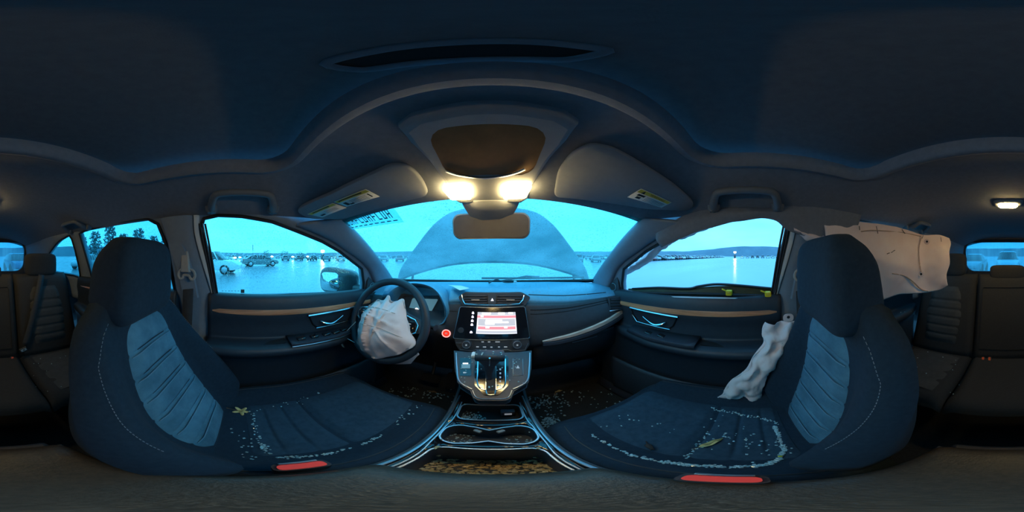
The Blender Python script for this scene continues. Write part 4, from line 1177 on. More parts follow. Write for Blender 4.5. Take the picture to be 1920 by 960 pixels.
for hl, dep, nm in zip(HOLES, (.05, .07, .13), ('front_tray', 'cup_holder', 'storage_bin')):
    cxh = sum(p[0] for p in hl) / len(hl); cyh = sum(p[1] for p in hl) / len(hl)
    rings = [[V((cxh + (x - cxh) * s_, cyh + (y - cyh) * s_, ZT - d_)) for x, y in hl] for s_, d_ in ((1.0, -.001), (.97, .008), (.95, dep))]
    wl = MB().loft(rings, cap=False)
    vs2, fs2 = sheet2d([(p.x, p.y) for p in rings[2]], [], .05)
    wl.add([V((p.x, p.y, ZT - dep)) for p in vs2], fs2)
    wo_ = wl.build(nm, 'hard_plastic' if nm != 'front_tray' else 'rubber', con)
    MB().tube([V((x, y, ZT + .003)) for x, y in hl], .003, 6, closed=True).build('well_rim', 'satin_metal', wo_)
for sg in (-1, 1):
    MB().box((sg * .024, .338, ZT - .012), (.018, .010, .012), Matrix.Rotation(sg * .6, 3, 'Z')).build('cup_grip', 'grey_plastic', con, bevel=.002)
# socket lid in the tray
MB().box((.048, .45, ZT - .03), (.040, .02, .030)).build('socket_lid', 'satin_panel', con, bevel=.003)
MB().box((.048, .438, ZT - .028), (.020, .001, .010)).build('socket_mark', 'icon_print', con)
# arm rest lid
rings = []
AR = [(-.235, .60, .66), (-.225, .90, .715), (-.19, .98, .742), (-.10, 1.0, .752), (0, 1.0, .752), (.08, .99, .748), (.115, .96, .738), (.130, .90, .72), (.134, .85, .70)]
for y, s_, zt_ in AR:
    rings.append([V((.112 * s_ * x, y, z)) for x, z in ((-1, .672), (-1.02, lerp(.672, zt_, .55)), (-.92, lerp(.672, zt_, .92)), (-.6, zt_), (0, zt_ + .004), (.6, zt_), (.92, lerp(.672, zt_, .92)), (1.02, lerp(.672, zt_, .55)), (1, .672))])
rings = [spline(r, 3) for r in rings]
rows = list(zip(*rings)); rows = [spline(list(r), 4) for r in rows]
MB().grid(rows).build('armrest_lid', 'armrest_vinyl', con, sharp=180)
MB().tube([V((.113 * x, y, .690)) for x, y in ((-1, -.2), (-1, 0), (-1, .10), (-.9, .125), (.9, .125), (1, .10), (1, 0), (1, -.2))], .002, 5).build('lid_seam', 'thread', con)
MB().box((0, -.255, .47), (.20, .03, .36)).build('console_rear', 'hard_plastic', con, bevel=.01)
MB().box((0, -.273, .58), (.15, .008, .05)).build('rear_vent', 'piano_black', con, bevel=.003)

# ================================================================== overhead console, visors, mirror, lamps
oc = empty('overhead_console', (0, .32, 1.5), 'overhead console with two lit amber map lamps above the mirror', 'overhead console')
OUT = [(-.128, .205), (-.06, .192), (0, .189), (.06, .192), (.128, .205), (.118, .30), (.100, .40), (.088, .452), (-.088, .452), (-.100, .40), (-.118, .30)]
ol2 = poly_dense([(p.x, p.y) for p in spline([V((a, b, 0)) for a, b in OUT], 2, True)], 1)
def zoc(y): return interp([(.19, 1.538), (.30, 1.503), (.40, 1.462), (.46, 1.440)], y)
c0 = (0, .32)
rings = [[V((x, y, min(zoc(y) + .02, ceil_z(x, y) + .01))) for x, y in ol2]] + [[V((c0[0] + (x - c0[0]) * s_, c0[1] + (y - c0[1]) * s_, zoc(c0[1] + (y - c0[1]) * s_) - d_)) for x, y in ol2] for s_, d_ in ((.99, .004), (.95, .012), (.90, .014))]
MB().loft(rings, cap=False).build('bezel', 'visor_vinyl', oc)
vs, fs = sheet2d([(p.x, p.y) for p in rings[-1]], [rrect(.185, .125, .035, 4, 0, .285)], .03)
MB().add([V((p.x, p.y, zoc(p.y) - .014)) for p in vs], fs).build('console_plate', 'visor_vinyl', oc)
bow = [[V((x * s_, .285 + (y - .285) * s_, zoc(.285 + (y - .285) * s_) - .013 + d_)) for x, y in rrect(.187, .127, .035, 5, 0, .285)] for s_, d_ in ((1, 0), (.93, .012), (.7, .024), (.3, .028), (.02, .029))]
MB().loft(bow).build('glasses_holder', 'flare_amber', oc)
MB().tube(spline([onplane(px_, py_, V((0, .36, 1.463)), V((0, .34, .94))) for px_, py_ in ((836, 321), (858, 328), (890, 333), (915, 334), (945, 330), (968, 324), (984, 317))], 4), .0035, 8, flat=.7).build('holder_lip', 'satin_metal', oc)
for px4 in ([(829, 354), (880, 350), (884, 373), (846, 374)], [(943, 350), (998, 348), (985, 371), (944, 373)]):
    P_ = [onplane(a, b, V((0, .41, 1.436)), V((0, .34, .94))) for a, b in round_px(px4, 4, 3)]
    n_ = V((0, .34, .94)).normalized(); k = len(P_)
    ln = MB().add([p - n_ * .002 for p in P_] + [p + n_ * .010 for p in P_], [tuple(range(k)), tuple(range(2 * k - 1, k - 1, -1))] + [(i, (i + 1) % k, k + (i + 1) % k, k + i) for i in range(k)])
    ln.build('map_lamp', 'lamp_lens', oc, smooth=False)['label'] = 'glowing amber map lamp lens'
# sensor cover running down to the mirror
sc1 = [[V((x * w_, y, z)) for x, z in ((-1, z0 + .015), (-.95, z0), (-.4, z0 - .012), (.4, z0 - .012), (.95, z0), (1, z0 + .015))] for y, w_, z0 in ((.435, .085, 1.448), (.48, .080, 1.432), (.53, .066, 1.410), (.575, .045, 1.386), (.59, .03, 1.378))]
MB().loft(sc1, ringclosed=False, cap=False).build('sensor_cover', 'visor_vinyl', oc, solid=.004)

vis_nr = V((.18, .34, .92)); vis_nl = V((-.18, .40, .90))
def visor(pxs, O, tilt_n, label, dx):
    v_ = empty('sun_visor', onplane(*pxs[0], O, tilt_n), label, 'sun visor', 'sun visors')
    nn = V(tilt_n).normalized()
    f = [onplane(a, b, O, nn) for a, b in round_px(pxs, 14, 5)]
    k = len(f); c = sum(f, V((0, 0, 0))) / k
    rings = [[c + (p - c) * s_ + nn * d_ for p in f] for s_, d_ in ((.96, 0), (.99, .003), (1.0, .009), (.99, .015), (.96, .018))]
    MB().loft(rings).build('visor_panel', 'visor_vinyl', v_, sharp=60)
    return v_, nn
vr, nr_ = visor([(1036, 371), (1044, 322), (1072, 287), (1108, 271), (1150, 279), (1212, 314), (1268, 351), (1305, 384), (1292, 397), (1215, 394), (1130, 381)], V((.3, .32, 1.456)), vis_nr, 'passenger sun visor folded up, one yellow warning label', 1)
vl, nl_ = visor([(556, 400), (560, 390), (616, 366), (690, 330), (735, 309), (768, 312), (792, 336), (806, 368), (730, 387), (640, 413), (580, 412)], V((-.3, .32, 1.450)), vis_nl, 'driver sun visor slightly lowered, two yellow warning labels', -1)
def sticker(v_, n_, O, pts, yel, fig, words=None):
    n_ = V(n_).normalized(); n2 = -n_
    q = [onplane(a, b, O, n_) + n2 * .0012 for a, b in pts]
    s_ = MB().add(q, [(0, 1, 2, 3)]).build('warning_label', 'label_paper', v_, solid=.0006)
    def sub(u0, v0, u1, v1, m, l):
        def e(u, v): return (q[0].lerp(q[1], u)).lerp(q[3].lerp(q[2], u), v) + n2 * l
        MB().add([e(u0, v0), e(u1, v0), e(u1, v1), e(u0, v1)], [(0, 1, 2, 3)]).build('label_print', m, s_)
    sub(.02, .04, .98, yel, 'label_yellow', .0008)
    for r_ in fig: sub(*r_, 'print_black', .0012)
    return q
OL_, OR_ = V((-.3, .32, 1.450)), V((.3, .32, 1.456))
lines = [(.30, .48 + .12 * k, .80, .51 + .12 * k) for k in range(4)]
sticker(vl, nl_, OL_, [(626, 378), (686, 354), (712, 368), (650, 387)], .30, [(.10, .10, .82, .20), (.10, .48, .20, .88), (.20, .78, .32, .92), (.86, .4, .9, .8)] + lines)
sticker(vl, nl_, OL_, [(576, 401), (624, 380), (650, 389), (604, 407)], .30, [(.15, .10, .8, .2), (.12, .7, .3, .85)] + [(.4, .5 + .12 * k, .85, .52 + .12 * k) for k in range(3)])
q = sticker(vr, nr_, OR_, [(1202, 353), (1259, 379), (1240, 389), (1176, 369)], .34, [(.10, .42, .30, .60), (.14, .66, .26, .86)] + [(.36, .48 + .13 * k, .92, .51 + .13 * k) for k in range(4)])
tc_ = bpy.data.curves.new('warning_text', 'FONT'); tc_.body = 'WARNING'; tc_.size = .012; tc_.align_x = 'CENTER'; tc_.align_y = 'CENTER'; tc_.materials.append(M['print_black'])
_to = bpy.data.objects.new('warning_text', tc_); link(_to); bpy.context.view_layer.update()
_me = bpy.data.meshes.new_from_object(_to.evaluated_get(bpy.context.evaluated_depsgraph_get())); bpy.data.objects.remove(_to)
to = bpy.data.objects.new('warning_text', _me); link(to, vr)
ax = (q[1] - q[0]).normalized(); n2 = -V(nr_).normalized(); ay = n2.cross(ax)
pos = q[0].lerp(q[1], .58).lerp(q[3].lerp(q[2], .58), .19) + n2 * .0016
to.matrix_local = Matrix.Translation(-OFF[vr.name]) @ (Matrix.Translation(pos) @ Matrix((ax, ay, n2)).transposed().to_4x4())
tw = [q[0].lerp(q[1], u).lerp(q[3].lerp(q[2], u), v) + n2 * .0014 for u, v in ((.16, .06), (.21, .32), (.11, .32))]
MB().add(tw, [(0, 1, 2)]).build('warning_triangle', 'print_black', vr)

mr = empty('rear_view_mirror', (0, .53, 1.40), 'rear-view mirror hanging below the overhead console', 'mirror')
mc = at(920, 423, y=.53)
mrot = Matrix.Rotation(R(-4), 3, 'Z') @ Matrix.Rotation(R(12), 3, 'X')
MB().loft([[mc + mrot @ V((x * s_, d_, z * s_)) for x, z in rrect(.258, .088, .028, 6)] for s_, d_ in ((.97, -.004), (1, .0), (1, .012), (.85, .032), (.5, .042))]).build('mirror_housing', 'mirror_back', mr, sharp=60)
gp = [mc + mrot @ V((x, -.0055, z)) for x, z in rrect(.246, .077, .025, 6)]
MB().add(gp, [tuple(range(len(gp)))]).build('mirror_glass', 'mirror_flare', mr, smooth=False)
MB().tube([mc + V((0, .03, .02)), mc + V((0, .045, .03)), V((0, .575, 1.40))], .010, 10).build('mirror_stem', 'hard_plastic', mr)

dl = empty('dome_lamp', (0, -.86, 1.56), 'lit rear dome lamp in the headliner over the back seat', 'lamp')
zc_ = ceil_z(0, -.86)
MB().loft([[V((x, -.86 + y, zc_ + .004 - d_)) for x, y in rrect(.15 * s_, .10 * s_, .02, 4)] for s_, d_ in ((1, 0), (1, .010), (.9, .016))]).build('lamp_base', 'visor_vinyl', dl)
MB().loft([[V((x, -.86 + y, zc_ - .010 - d_)) for x, y in rrect(.10 * s_, .050 * s_, .015, 4)] for s_, d_ in ((1, 0), (1, .010), (.85, .016))]).build('lamp_lens', 'dome_lens', dl)

def grab(sg, y0, y1, label):
    xm = .535; g_ = empty('grab_handle', (sg * xm, (y0 + y1) / 2, 1.47), label, 'grab handle', 'grab handles')
    ym = (y0 + y1) / 2
    zi, zo = ceil_z(.488, ym) - .020, ceil_z(.575, ym) - .002
    path = [V((sg * .578, y0, zo)), V((sg * .560, y0 + .002, lerp(zo, zi, .15) - .008)), V((sg * .525, y0 + .008, lerp(zo, zi, .55) - .010)), V((sg * .496, y0 + .024, zi - .004)), V((sg * .488, y0 + .055, zi)), V((sg * .487, ym, zi + .001)), V((sg * .488, y1 - .055, zi)), V((sg * .496, y1 - .024, zi - .004)), V((sg * .525, y1 - .008, lerp(zo, zi, .55) - .010)), V((sg * .560, y1 - .002, lerp(zo, zi, .15) - .008)), V((sg * .578, y1, zo))]
    MB().tube(spline(path, 5), lambda t: .0115 + .005 * abs(2 * t - 1) ** 2, 12).build('grip', 'grip_plastic', g_)
    for y in (y0, y1): MB().loft([[V((sg * (.572 - .004 * k_) + x, y + v_, zo + .010 - d_)) for x, v_ in rrect(.040 * s_, .040 * s_, .010, 3)] for k_, (s_, d_) in enumerate(((1.1, 0), (1, .016), (.7, .026)))]).build('end_cap', 'grip_plastic', g_)
    return g_
grab(-1, -.095, .125, 'grab handle above the driver window')
grab(1, -.095, .125, 'grab handle above the broken front passenger window')
grab(-1, -.96, -.76, 'grab handle above the rear window behind the driver')
grab(1, -.98, -.80, 'grab handle above the hanging curtain airbag')
# ================================================================== belts and buckles
def belt_ring(sg, label):
    b = empty('seat_belt', (sg * .62, -.20, 1.1), label, 'seat belt', 'front seat belts')
    c = V((sg * (side_x(1.21, -.2) - .048), -.205, 1.205))
    ring = spline([c + V((0, y, z)) for y, z in ((-.034, -.006), (-.030, .012), (-.018, .018), (.018, .020), (.032, .012), (.036, -.006), (.026, -.020), (.016, -.014), (.010, -.004), (-.012, -.004), (-.016, -.014), (-.026, -.018))], 3, True)
    MB().tube(ring, .0055, 8, closed=True, up=(1, 0, 0)).build('belt_loop', 'grey_plastic', b)
    cov = [[c + V((-sg * .003 + q * sg, y * s_, .010 + z)) for y, z in ((-.022, 0), (-.020, .085), (.010, .085), (.018, 0))] for s_, q in ((1, .012), (1, -.004), (.8, -.010))]
    MB().loft(cov).build('anchor_cover', 'grey_plastic', b, bevel=.003)
    def web(pts, w, nm):
        g = []
        for p, q in pts: g.append([V(p) + V(q) * (-w / 2), V(p), V(p) + V(q) * (w / 2)])
        rows = [spline([r[k] for r in g], 5) for k in range(3)]
        MB().grid(rows).build(nm, 'belt_web', b, solid=.0012, offset=0)
    X = sg * (side_x(1.1, -.2) - .05)
    web([((X, -.205, 1.205), (0, 1, 0)), ((X, -.21, 1.05), (.1, 1, 0)), ((X + sg * .01, -.22, .80), (.2, .98, 0)), ((X + sg * .02, -.22, .45), (.2, .98, 0))], .046, 'webbing')
    return b
belt_ring(-1, 'front seat belt hanging from the pillar beside the driver headrest')
belt_ring(1, 'front seat belt on the pillar beside the front passenger headrest')

def buckle(p, d, label, body='seat_shell', col='red_plastic', grp='front belt buckles', size=1):
    b = empty('belt_buckle', p, label, 'belt buckle', grp)
    p = V(p); d = V(d).normalized()
    side = d.cross(V((0, 1, 0))).normalized() if abs(d.y) < .9 else V((1, 0, 0))
    fw_ = side.cross(d).normalized()
    def sec(t, w, h): return [p + d * t + side * x + fw_ * y for x, y in rrect(w * size, h * size, min(w, h) * .3 * size, 3)]
    MB().loft([sec(-.10, .010, .030), sec(-.055, .012, .034), sec(-.045, .022, .050), sec(.0, .024, .054)]).build('buckle_body', body, b)
    MB().loft([sec(.0, .014, .048), sec(.005, .013, .046)]).build('release_button', col, b)
    return b
def inplane_buckle(px0, px1, py, z, sg, label):
    a, c = at(px0, py, z=z), at(px1, py, z=z)
    b = empty('belt_buckle', (a + c) / 2, label, 'belt buckle', 'front belt buckles')
    m_ = (a + c) / 2
    L_ = abs(c.y - a.y); 
    MB().loft([[m_ + V((x, y, zz)) for x, y in rrect(.026 * s_, .062 * s_, .008, 3)] for s_, zz in ((.8, -.09), (.9, -.05), (1, -.03), (1, -.004))]).build('buckle_body', 'seat_shell', b)
    MB().loft([[m_ + V((x - sg * .002, y, zz)) for x, y in rrect(.017, .052, .006, 3)] for zz in (-.004, .003)]).build('release_button', 'red_plastic', b)
    MB().box(m_ + V((sg * .011, .0, .001)), (.005, .045, .008)).build('latch_mouth', 'satin_metal', b, bevel=.001)
inplane_buckle(532, 600, 872, .72, -1, 'red topped belt buckle between driver seat and arm rest')
inplane_buckle(1308, 1398, 897, .77, 1, 'red topped belt buckle between passenger seat and arm rest')
# rear buckles and the rear belt with its tongue
buckle(at(22, 672, y=-.93) + V((0, .02, 0)), (-.25, .5, .8), 'orange belt buckle on the rear bench behind the driver', 'hard_plastic', 'orange_plastic', 'rear belt buckles')
for i, px_ in enumerate((1844, 1856)):
    buckle(at(px_, 672, y=-.93) + V((0, .02, 0)), (.1, .5, .8), ('orange rear belt buckle nearer the hanging airbag', 'orange rear belt buckle beside it, nearer the centre seat')[i], 'hard_plastic', 'orange_plastic', 'rear belt buckles', .9)
rb = empty('rear_seat_belt', at(75, 560, y=-1.05), 'dark rear seat belt across the backrest with a white labelled latch', 'seat belt')
pth = [at(78, 515, y=-1.09), at(70, 560, y=-1.03), at(58, 610, y=-.98), at(48, 645, y=-.94)]
g = []
for p in spline(pth, 6): g.append([p + V((-.022, 0, -.004)), p + V((0, .003, 0)), p + V((.022, 0, .004))])
MB().grid(g).build('webbing', 'belt_web', rb, solid=.0015)
lp = at(44, 656, y=-.915)
MB().box(lp, (.045, .012, .045), Matrix.Rotation(R(25), 3, 'Y') @ Matrix.Rotation(R(-20), 3, 'X')).build('belt_tongue', 'hard_plastic', rb, bevel=.003)
MB().box(lp + V((0, .008, .004)), (.034, .002, .024), Matrix.Rotation(R(25), 3, 'Y') @ Matrix.Rotation(R(-20), 3, 'X')).build('latch_label', 'ui_lilac' if False else 'paper', rb)
MB().box(lp + V((0, .0095, .006)), (.010, .001, .012), Matrix.Rotation(R(25), 3, 'Y') @ Matrix.Rotation(R(-20), 3, 'X')).build('label_print', 'print_black', rb)
# ================================================================== airbags on the passenger side
def cloth(name, ctrl, parent, m='airbag', nu=8, nv=8, amp=.012, fr=18, seed=0, solid=.0016):
    g = patch(ctrl, nu, nv)
    a, b = len(g), len(g[0])
    out = []
    for i in range(a):
        row = []
        for j in range(b):
            p = g[i][j]
            pu = g[min(a - 1, i + 1)][j] - g[max(0, i - 1)][j]; pv = g[i][min(b - 1, j + 1)] - g[i][max(0, j - 1)]
            n = pu.cross(pv); n = n.normalized() if n.length > 1e-9 else V((1, 0, 0))
            w = fbm(p + V((seed, 0, 0)), fr, 3); r_ = abs(fbm(p + V((seed + 5, 3, 1)), fr * .7, 2))
            row.append(p + n * amp * (w + 1.2 * (.5 - r_)))
        out.append(row)
    return MB().grid(out).build(name, m, parent, solid=solid, offset=0, sharp=180)
# seat side airbag
sa = empty('side_airbag', (.6, 0, .66), 'crumpled white side airbag hanging beside the passenger seat', 'airbag')
L_ = [(1436, 604), (1430, 625), (1433, 645), (1412, 668), (1402, 692), (1372, 712), (1360, 735), (1347, 744)]
R_ = [(1492, 600), (1485, 625), (1470, 650), (1455, 680), (1437, 705), (1428, 728), (1425, 745), (1424, 752)]
ctrl = []
for k, (l, r) in enumerate(zip(L_, R_)):
    t = k / 7
    xl = (.620, .600, .575, .56, .552, .548, .545, .545)[k]; xr = (.600, .580, .560, .545, .540, .545, .555, .56)[k]
    a = at(*l, x=xl); b = at(*r, x=xr)
    mid = a.lerp(b, .5); q = (-1) ** k
    ctrl.append([a, a.lerp(b, .22) + V((-.022 - .012 * q, 0, .004)), a.lerp(b, .5) + V((-.010 + .014 * q, 0, 0)), a.lerp(b, .78) + V((-.016, 0, 0)), b])
cloth('bag_cloth', ctrl, sa, nu=7, nv=8, amp=.011, fr=22)
# rolled left hem and the eyelet tab
MB().tube(spline([r[0] + V((-.004, 0, 0)) for r in ctrl], 5), lambda t: .0045 + .003 * math.sin(t * 25), 8).build('hem', 'airbag', sa)
tabc = at(1478, 596, x=.605)
MB().loft([[tabc + V((d_, y, z)) for y, z in rrect(.040, .034, .014, 5)] for d_ in (-.002, .002)]).build('eyelet_tab', 'airbag', sa)
MB().disc(tabc + V((-.0025, 0, .004)), (-1, 0, 0), .006, .001, 16).build('eyelet', 'print_black', sa)
# curtain airbag over the rear door
ca = empty('curtain_airbag', (.55, -.8, 1.2), 'large white curtain airbag hanging over the rear passenger side window', 'airbag')
TOP = [(1542, 410), (1602, 414), (1645, 419), (1690, 428), (1730, 440), (1760, 440), (1780, 446)]
BOT = [(1560, 560), (1640, 565), (1665, 560), (1692, 552), (1730, 549), (1758, 545), (1777, 535)]
XT = [.572, .574, .566, .550, .500, .425, .362]
ctrl = []
for k, (a, b) in enumerate(zip(TOP, BOT)):
    pa_ = at(*a, x=XT[k]); pb_ = at(*b, x=XT[k])
    bl = [.0, .018, .030, .026, .004, .022, -.01][k]
    ctrl.append([pa_, pa_.lerp(pb_, .12) + V((-.012, 0, 0)), pa_.lerp(pb_, .3) + V((-bl - .015, .004, 0)), pa_.lerp(pb_, .55) + V((-bl - .02, .004, 0)), pa_.lerp(pb_, .78) + V((-bl, 0, 0)), pb_])
cg = patch(ctrl, 8, 7)
cur = cloth('bag_cloth', ctrl, ca, nu=8, nv=7, amp=.0055, fr=9, seed=3)
def cpt(px_, py_):
    # point on the curtain nearest to a sight line
    r_ = ray(px_, py_); best = None
    for row in cg:
        for p in row:
            d_ = p - CAM; t = d_.dot(r_); e = (d_ - r_ * t).length / t
            if best is None or e < best[0]: best = (e, t)
    return CAM + r_ * (best[1] - .007)
def seam(pts, r_=.0022, m='airbag_seam', nm='seam'): MB().tube(spline([cpt(*p) for p in pts], 5), r_, 6).build(nm, m, ca)
seam([(1615, 434), (1640, 432), (1690, 436), (1727, 443)], .003)
seam([(1728, 445), (1723, 465), (1724, 490), (1727, 510)], .003)
seam([(1673, 513), (1695, 517), (1712, 528), (1727, 542), (1740, 546)], .0035)
for e in ((1738, 453), (1727, 514)):
    c = cpt(*e); n_ = (CAM - c).normalized()
    MB().disc(c, n_, .017, .002, 20, .016).build('eyelet_ring', 'airbag', ca)
    MB().disc(c + n_ * .003, n_, .007, .001, 14).build('eyelet', 'print_black', ca)
for a, b in (((1611, 424), (1612, 431)), ((1643, 424), (1646, 438)), ((1691, 430), (1697, 438)), ((1764, 445), (1765, 453)), ((1663, 476), (1668, 474)), ((1671, 473.5), (1674, 472)), ((1675, 471), (1678, 469)), ((1731, 441), (1729, 447))):
    c0_, c1_ = cpt(*a), cpt(*b)
    MB().tube([c0_, c1_], .0016, 5).build('printed_mark', 'print_black', ca)
# front part of the curtain torn out along the windscreen pillar
fc = empty('torn_curtain', (.62, .5, 1.2), 'strip of torn pinkish curtain airbag along the passenger windscreen pillar', 'airbag')
T_ = [(1166, 512), (1185, 498), (1208, 482), (1232, 462), (1262, 440), (1300, 430), (1335, 421)]
B_ = [(1170, 519), (1196, 508), (1222, 492), (1246, 470), (1268, 455), (1305, 442), (1340, 428)]
ctrl = []
for k, (a, b) in enumerate(zip(T_, B_)):
    def sp_pt(px_, py_):
        r = ray(px_, py_); t = (.70 - CAM.x + .286 * (CAM.z - 1.08)) / (r.x + .286 * r.z); return CAM + r * t
    pa_, pb_ = sp_pt(*a) + V((-.03, 0, 0)), sp_pt(*b) + V((-.03, 0, 0))
    ctrl.append([pa_ + V((.01, 0, 0)), pa_.lerp(pb_, .35) + V((-.015, 0, 0)), pa_.lerp(pb_, .7) + V((-.012, 0, 0)), pb_ + V((.006, 0, 0))])
cloth('bag_cloth', ctrl, fc, nu=7, nv=5, amp=.007, fr=30, seed=9)
# its roll beside the door pillar
ctrl = []
for k, (a, b) in enumerate(zip([(1485, 427), (1497, 430), (1512, 434), (1530, 437), (1550, 440)], [(1488, 434), (1503, 444), (1516, 452), (1535, 460), (1552, 462)])):
    pa_, pb_ = at(*a, x=.58), at(*b, x=.585)
    ctrl.append([pa_, pa_.lerp(pb_, .5) + V((-.018, 0, 0)), pb_])
cloth('bag_roll', ctrl, fc, nu=6, nv=5, amp=.006, fr=30, seed=11)
# headliner pulled down along the passenger side
hd = empty('loose_headliner', (.56, -.1, 1.42), 'loose edge of headliner drooping over the passenger window', 'headliner flap')
ctrl = []
UP = [(1228, 440), (1290, 400), (1345, 392), (1400, 390), (1455, 388), (1490, 372), (1540, 362), (1625, 352)]
DN = [(1246, 462), (1270, 450), (1300, 435), (1340, 424), (1392, 412), (1450, 411), (1480, 432), (1500, 438), (1550, 440), (1600, 430)]
DNr = [(1240, 464), (1300, 437), (1345, 424), (1395, 413), (1450, 412), (1482, 434), (1545, 447), (1606, 432)]
for a, b in zip(UP, DNr):
    pa_ = at(*a, x=.565); pb_ = at(*b, x=.575)
    ctrl.append([pa_ + V((.01, 0, .004)), pa_.lerp(pb_, .4) + V((-.008, 0, 0)), pa_.lerp(pb_, .8) + V((-.006, 0, 0)), pb_])
cloth('liner_edge', ctrl, hd, m='headliner', nu=7, nv=5, amp=.004, fr=12, seed=2, solid=.004)

# ================================================================== door remains, clips
def clip(px_, py_, label):
    p = at(px_, py_, x=.672); c = empty('yellow_clip', p, label, 'clip', 'yellow clips')
    MB().loft([[p + V((d_, y, z)) for y, z in rrect(.026 * s_, .024 * s_, .005, 3)] for d_, s_ in ((-.010, .8), (-.006, 1), (.008, 1))]).build('clip_body', 'yellow_plastic', c)
    MB().box(p + V((-.012, 0, .002)), (.004, .012, .008)).build('clip_tongue', 'label_yellow', c, bevel=.001)
    MB().box(p + V((0, .022, .012)), (.006, .018, .005), Matrix.Rotation(.4, 3, 'X')).build('clip_tail', 'yellow_plastic', c, bevel=.001)
clip(1367, 549, 'yellow clip on the broken window ledge, nearer the dashboard')
clip(1440, 551.5, 'yellow clip on the broken window ledge, nearer the door pillar')
sl = empty('torn_window_seal', (.69, .1, 1.10), 'black rubber window seal arching loose along the passenger window ledge', 'seal')
MB().tube(spline([at(1186, 541, x=.688), at(1235, 539, x=.69), at(1290, 541, x=.69), at(1310, 537, x=.692), at(1345, 533, x=.694), at(1395, 536, x=.694), at(1450, 541, x=.69), at(1462, 542, x=.688)], 6), lambda t: .007 + .003 * math.sin(t * 3.1), 8, flat=.6).build('seal_strip', 'rubber', sl)
tr_ = [[at(a, b, x=.700), at(a, b + 3, x=.690), at(a, 556 if a > 1300 else 553, x=.684)] for a, b in ((1178, 541), (1230, 540), (1290, 541), (1320, 538), (1350, 536), (1395, 537), (1440, 541), (1462, 543))]
MB().grid(patch(tr_, 4, 3)).build('empty_glass_slot', 'slot_dark', sl, solid=.004)
MB().tube(spline([at(1182, 553, x=.676), at(1250, 556, x=.672), at(1330, 558.5, x=.670), at(1400, 559.5, x=.672), at(1456, 560, x=.676)], 6), .0075, 8, flat=.6).build('ledge_highlight', 'lit_edge', sl)  # pale strip paints the sky's highlight on the window ledge
MB().tube(spline([at(1190, 548, x=.682), at(1300, 550, x=.682), at(1400, 553, x=.682), at(1455, 555, x=.682)], 6), .011, 8, flat=.5).build('felt_channel', 'dark_cloth', sl)

# ================================================================== footwells
for sg, lb in ((-1, 'rubber floor mat in the driver footwell'), (1, 'rubber floor mat in the passenger footwell')):
    rings = [[V((sg * .39 + x, .60 + y, z)) for x, y in rrect(.46 * s_, .44 * s_, .05, 4)] for s_, z in ((1, .291), (1, .300), (.97, .304), (.955, .299))]
    tag(MB().loft(rings).build('floor_mat', 'floor_mat'), lb, 'floor mat', 'floor mats')
for x, w_, h_, lb in ((-.34, .11, .055, 'wide brake pedal in the driver footwell'), (-.22, .05, .13, 'narrow accelerator pedal in the driver footwell')):
    pd = empty('foot_pedal', (x, .86, .42), lb, 'pedal', 'pedals')
    MB().loft([[V((x + a, .85 + b * .35 + d_, .42 + b)) for a, b in rrect(w_, h_, .012, 3)] for d_ in (0, .012)]).build('pedal_pad', 'rubber', pd)
    MB().tube([V((x, .87, .42)), V((x, .95, .55)), V((x, 1.05, .72))], .009, 8).build('pedal_arm', 'hard_plastic', pd)
# door sills
for sg, nm, lb in ((-1, 'trim_6', 'black sill plate under the driver door'), (1, 'trim_7', 'black sill plate under the front passenger door')):
    rows = [[V((sg * x, y, z)) for y in (-.2, .1, .5, .80)] for x, z in ((.60, .30), (.615, .345), (.64, .36), (.69, .36))]
    tag(MB().grid(patch(rows, 3, 3)).build(nm, 'satin_panel', solid=.006), lb, 'door sill', kind='structure')

# ================================================================== litter: crumbs of tempered glass, leaves
def crumbs(name, pts, label, smin=.0022, smax=.0048, m='crumb_glass'):
    mb = MB()
    for p in pts:
        s_ = random.uniform(smin, smax); q = Matrix.Rotation(random.uniform(0, 6.28), 3, V((random.random(), random.random(), random.random() + .1)).normalized())
        vs_ = [q @ V((x * s_ * random.uniform(.7, 1.3), y * s_ * random.uniform(.7, 1.3), z * s_ * .8)) for x in (-.5, .5) for y in (-.5, .5) for z in (-.5, .5)]
        mb.add([V(p) + V((0, 0, s_ * .35)) + v for v in vs_], [(0, 1, 3, 2), (4, 6, 7, 5), (0, 4, 5, 1), (2, 3, 7, 6), (0, 2, 6, 4), (1, 5, 7, 3)])
    o = mb.build(name, m, smooth=False)
    return tag(o, label, 'broken glass', kind='stuff')
def drop(o_names, p):
    pass
dg_ = bpy.context.evaluated_depsgraph_get()
bpy.context.view_layer.update()
dg_ = bpy.context.evaluated_depsgraph_get()
def fall(x, y, z0):
    hit, loc, nn_, i_, ob, _m = sc.ray_cast(dg_, V((x, y, z0)), V((0, 0, -1)), distance=1.2)
    return loc if hit else V((x, y, .29))
def along(pxs, n, spread, z, z0=1.0):
    out = []
    for _ in range(n):
        k = random.randrange(len(pxs) - 1); t = random.random()
        px_ = lerp(pxs[k][0], pxs[k + 1][0], t) + random.gauss(0, spread); py_ = lerp(pxs[k][1], pxs[k + 1][1], t) + random.gauss(0, spread * .7)
        p = at(px_, py_, z=z); out.append(fall(p.x, p.y, z0))
    return out
pts = along([(1110, 815), (1150, 838), (1190, 855), (1240, 865)], 70, 1.6, .65) + along([(1240, 865), (1300, 872), (1370, 874), (1430, 871), (1462, 858), (1470, 840), (1460, 812), (1452, 795)], 420, 2.2, .65) + along([(1335, 758), (1380, 768), (1430, 778), (1460, 790)], 70, 2, .66)
pts += along([(1330, 800), (1320, 820), (1300, 840), (1290, 858)], 26, 4, .65) + along([(1340, 790), (1460, 850)], 50, 22, .65) + along([(1120, 780), (1260, 800)], 14, 12, .66)
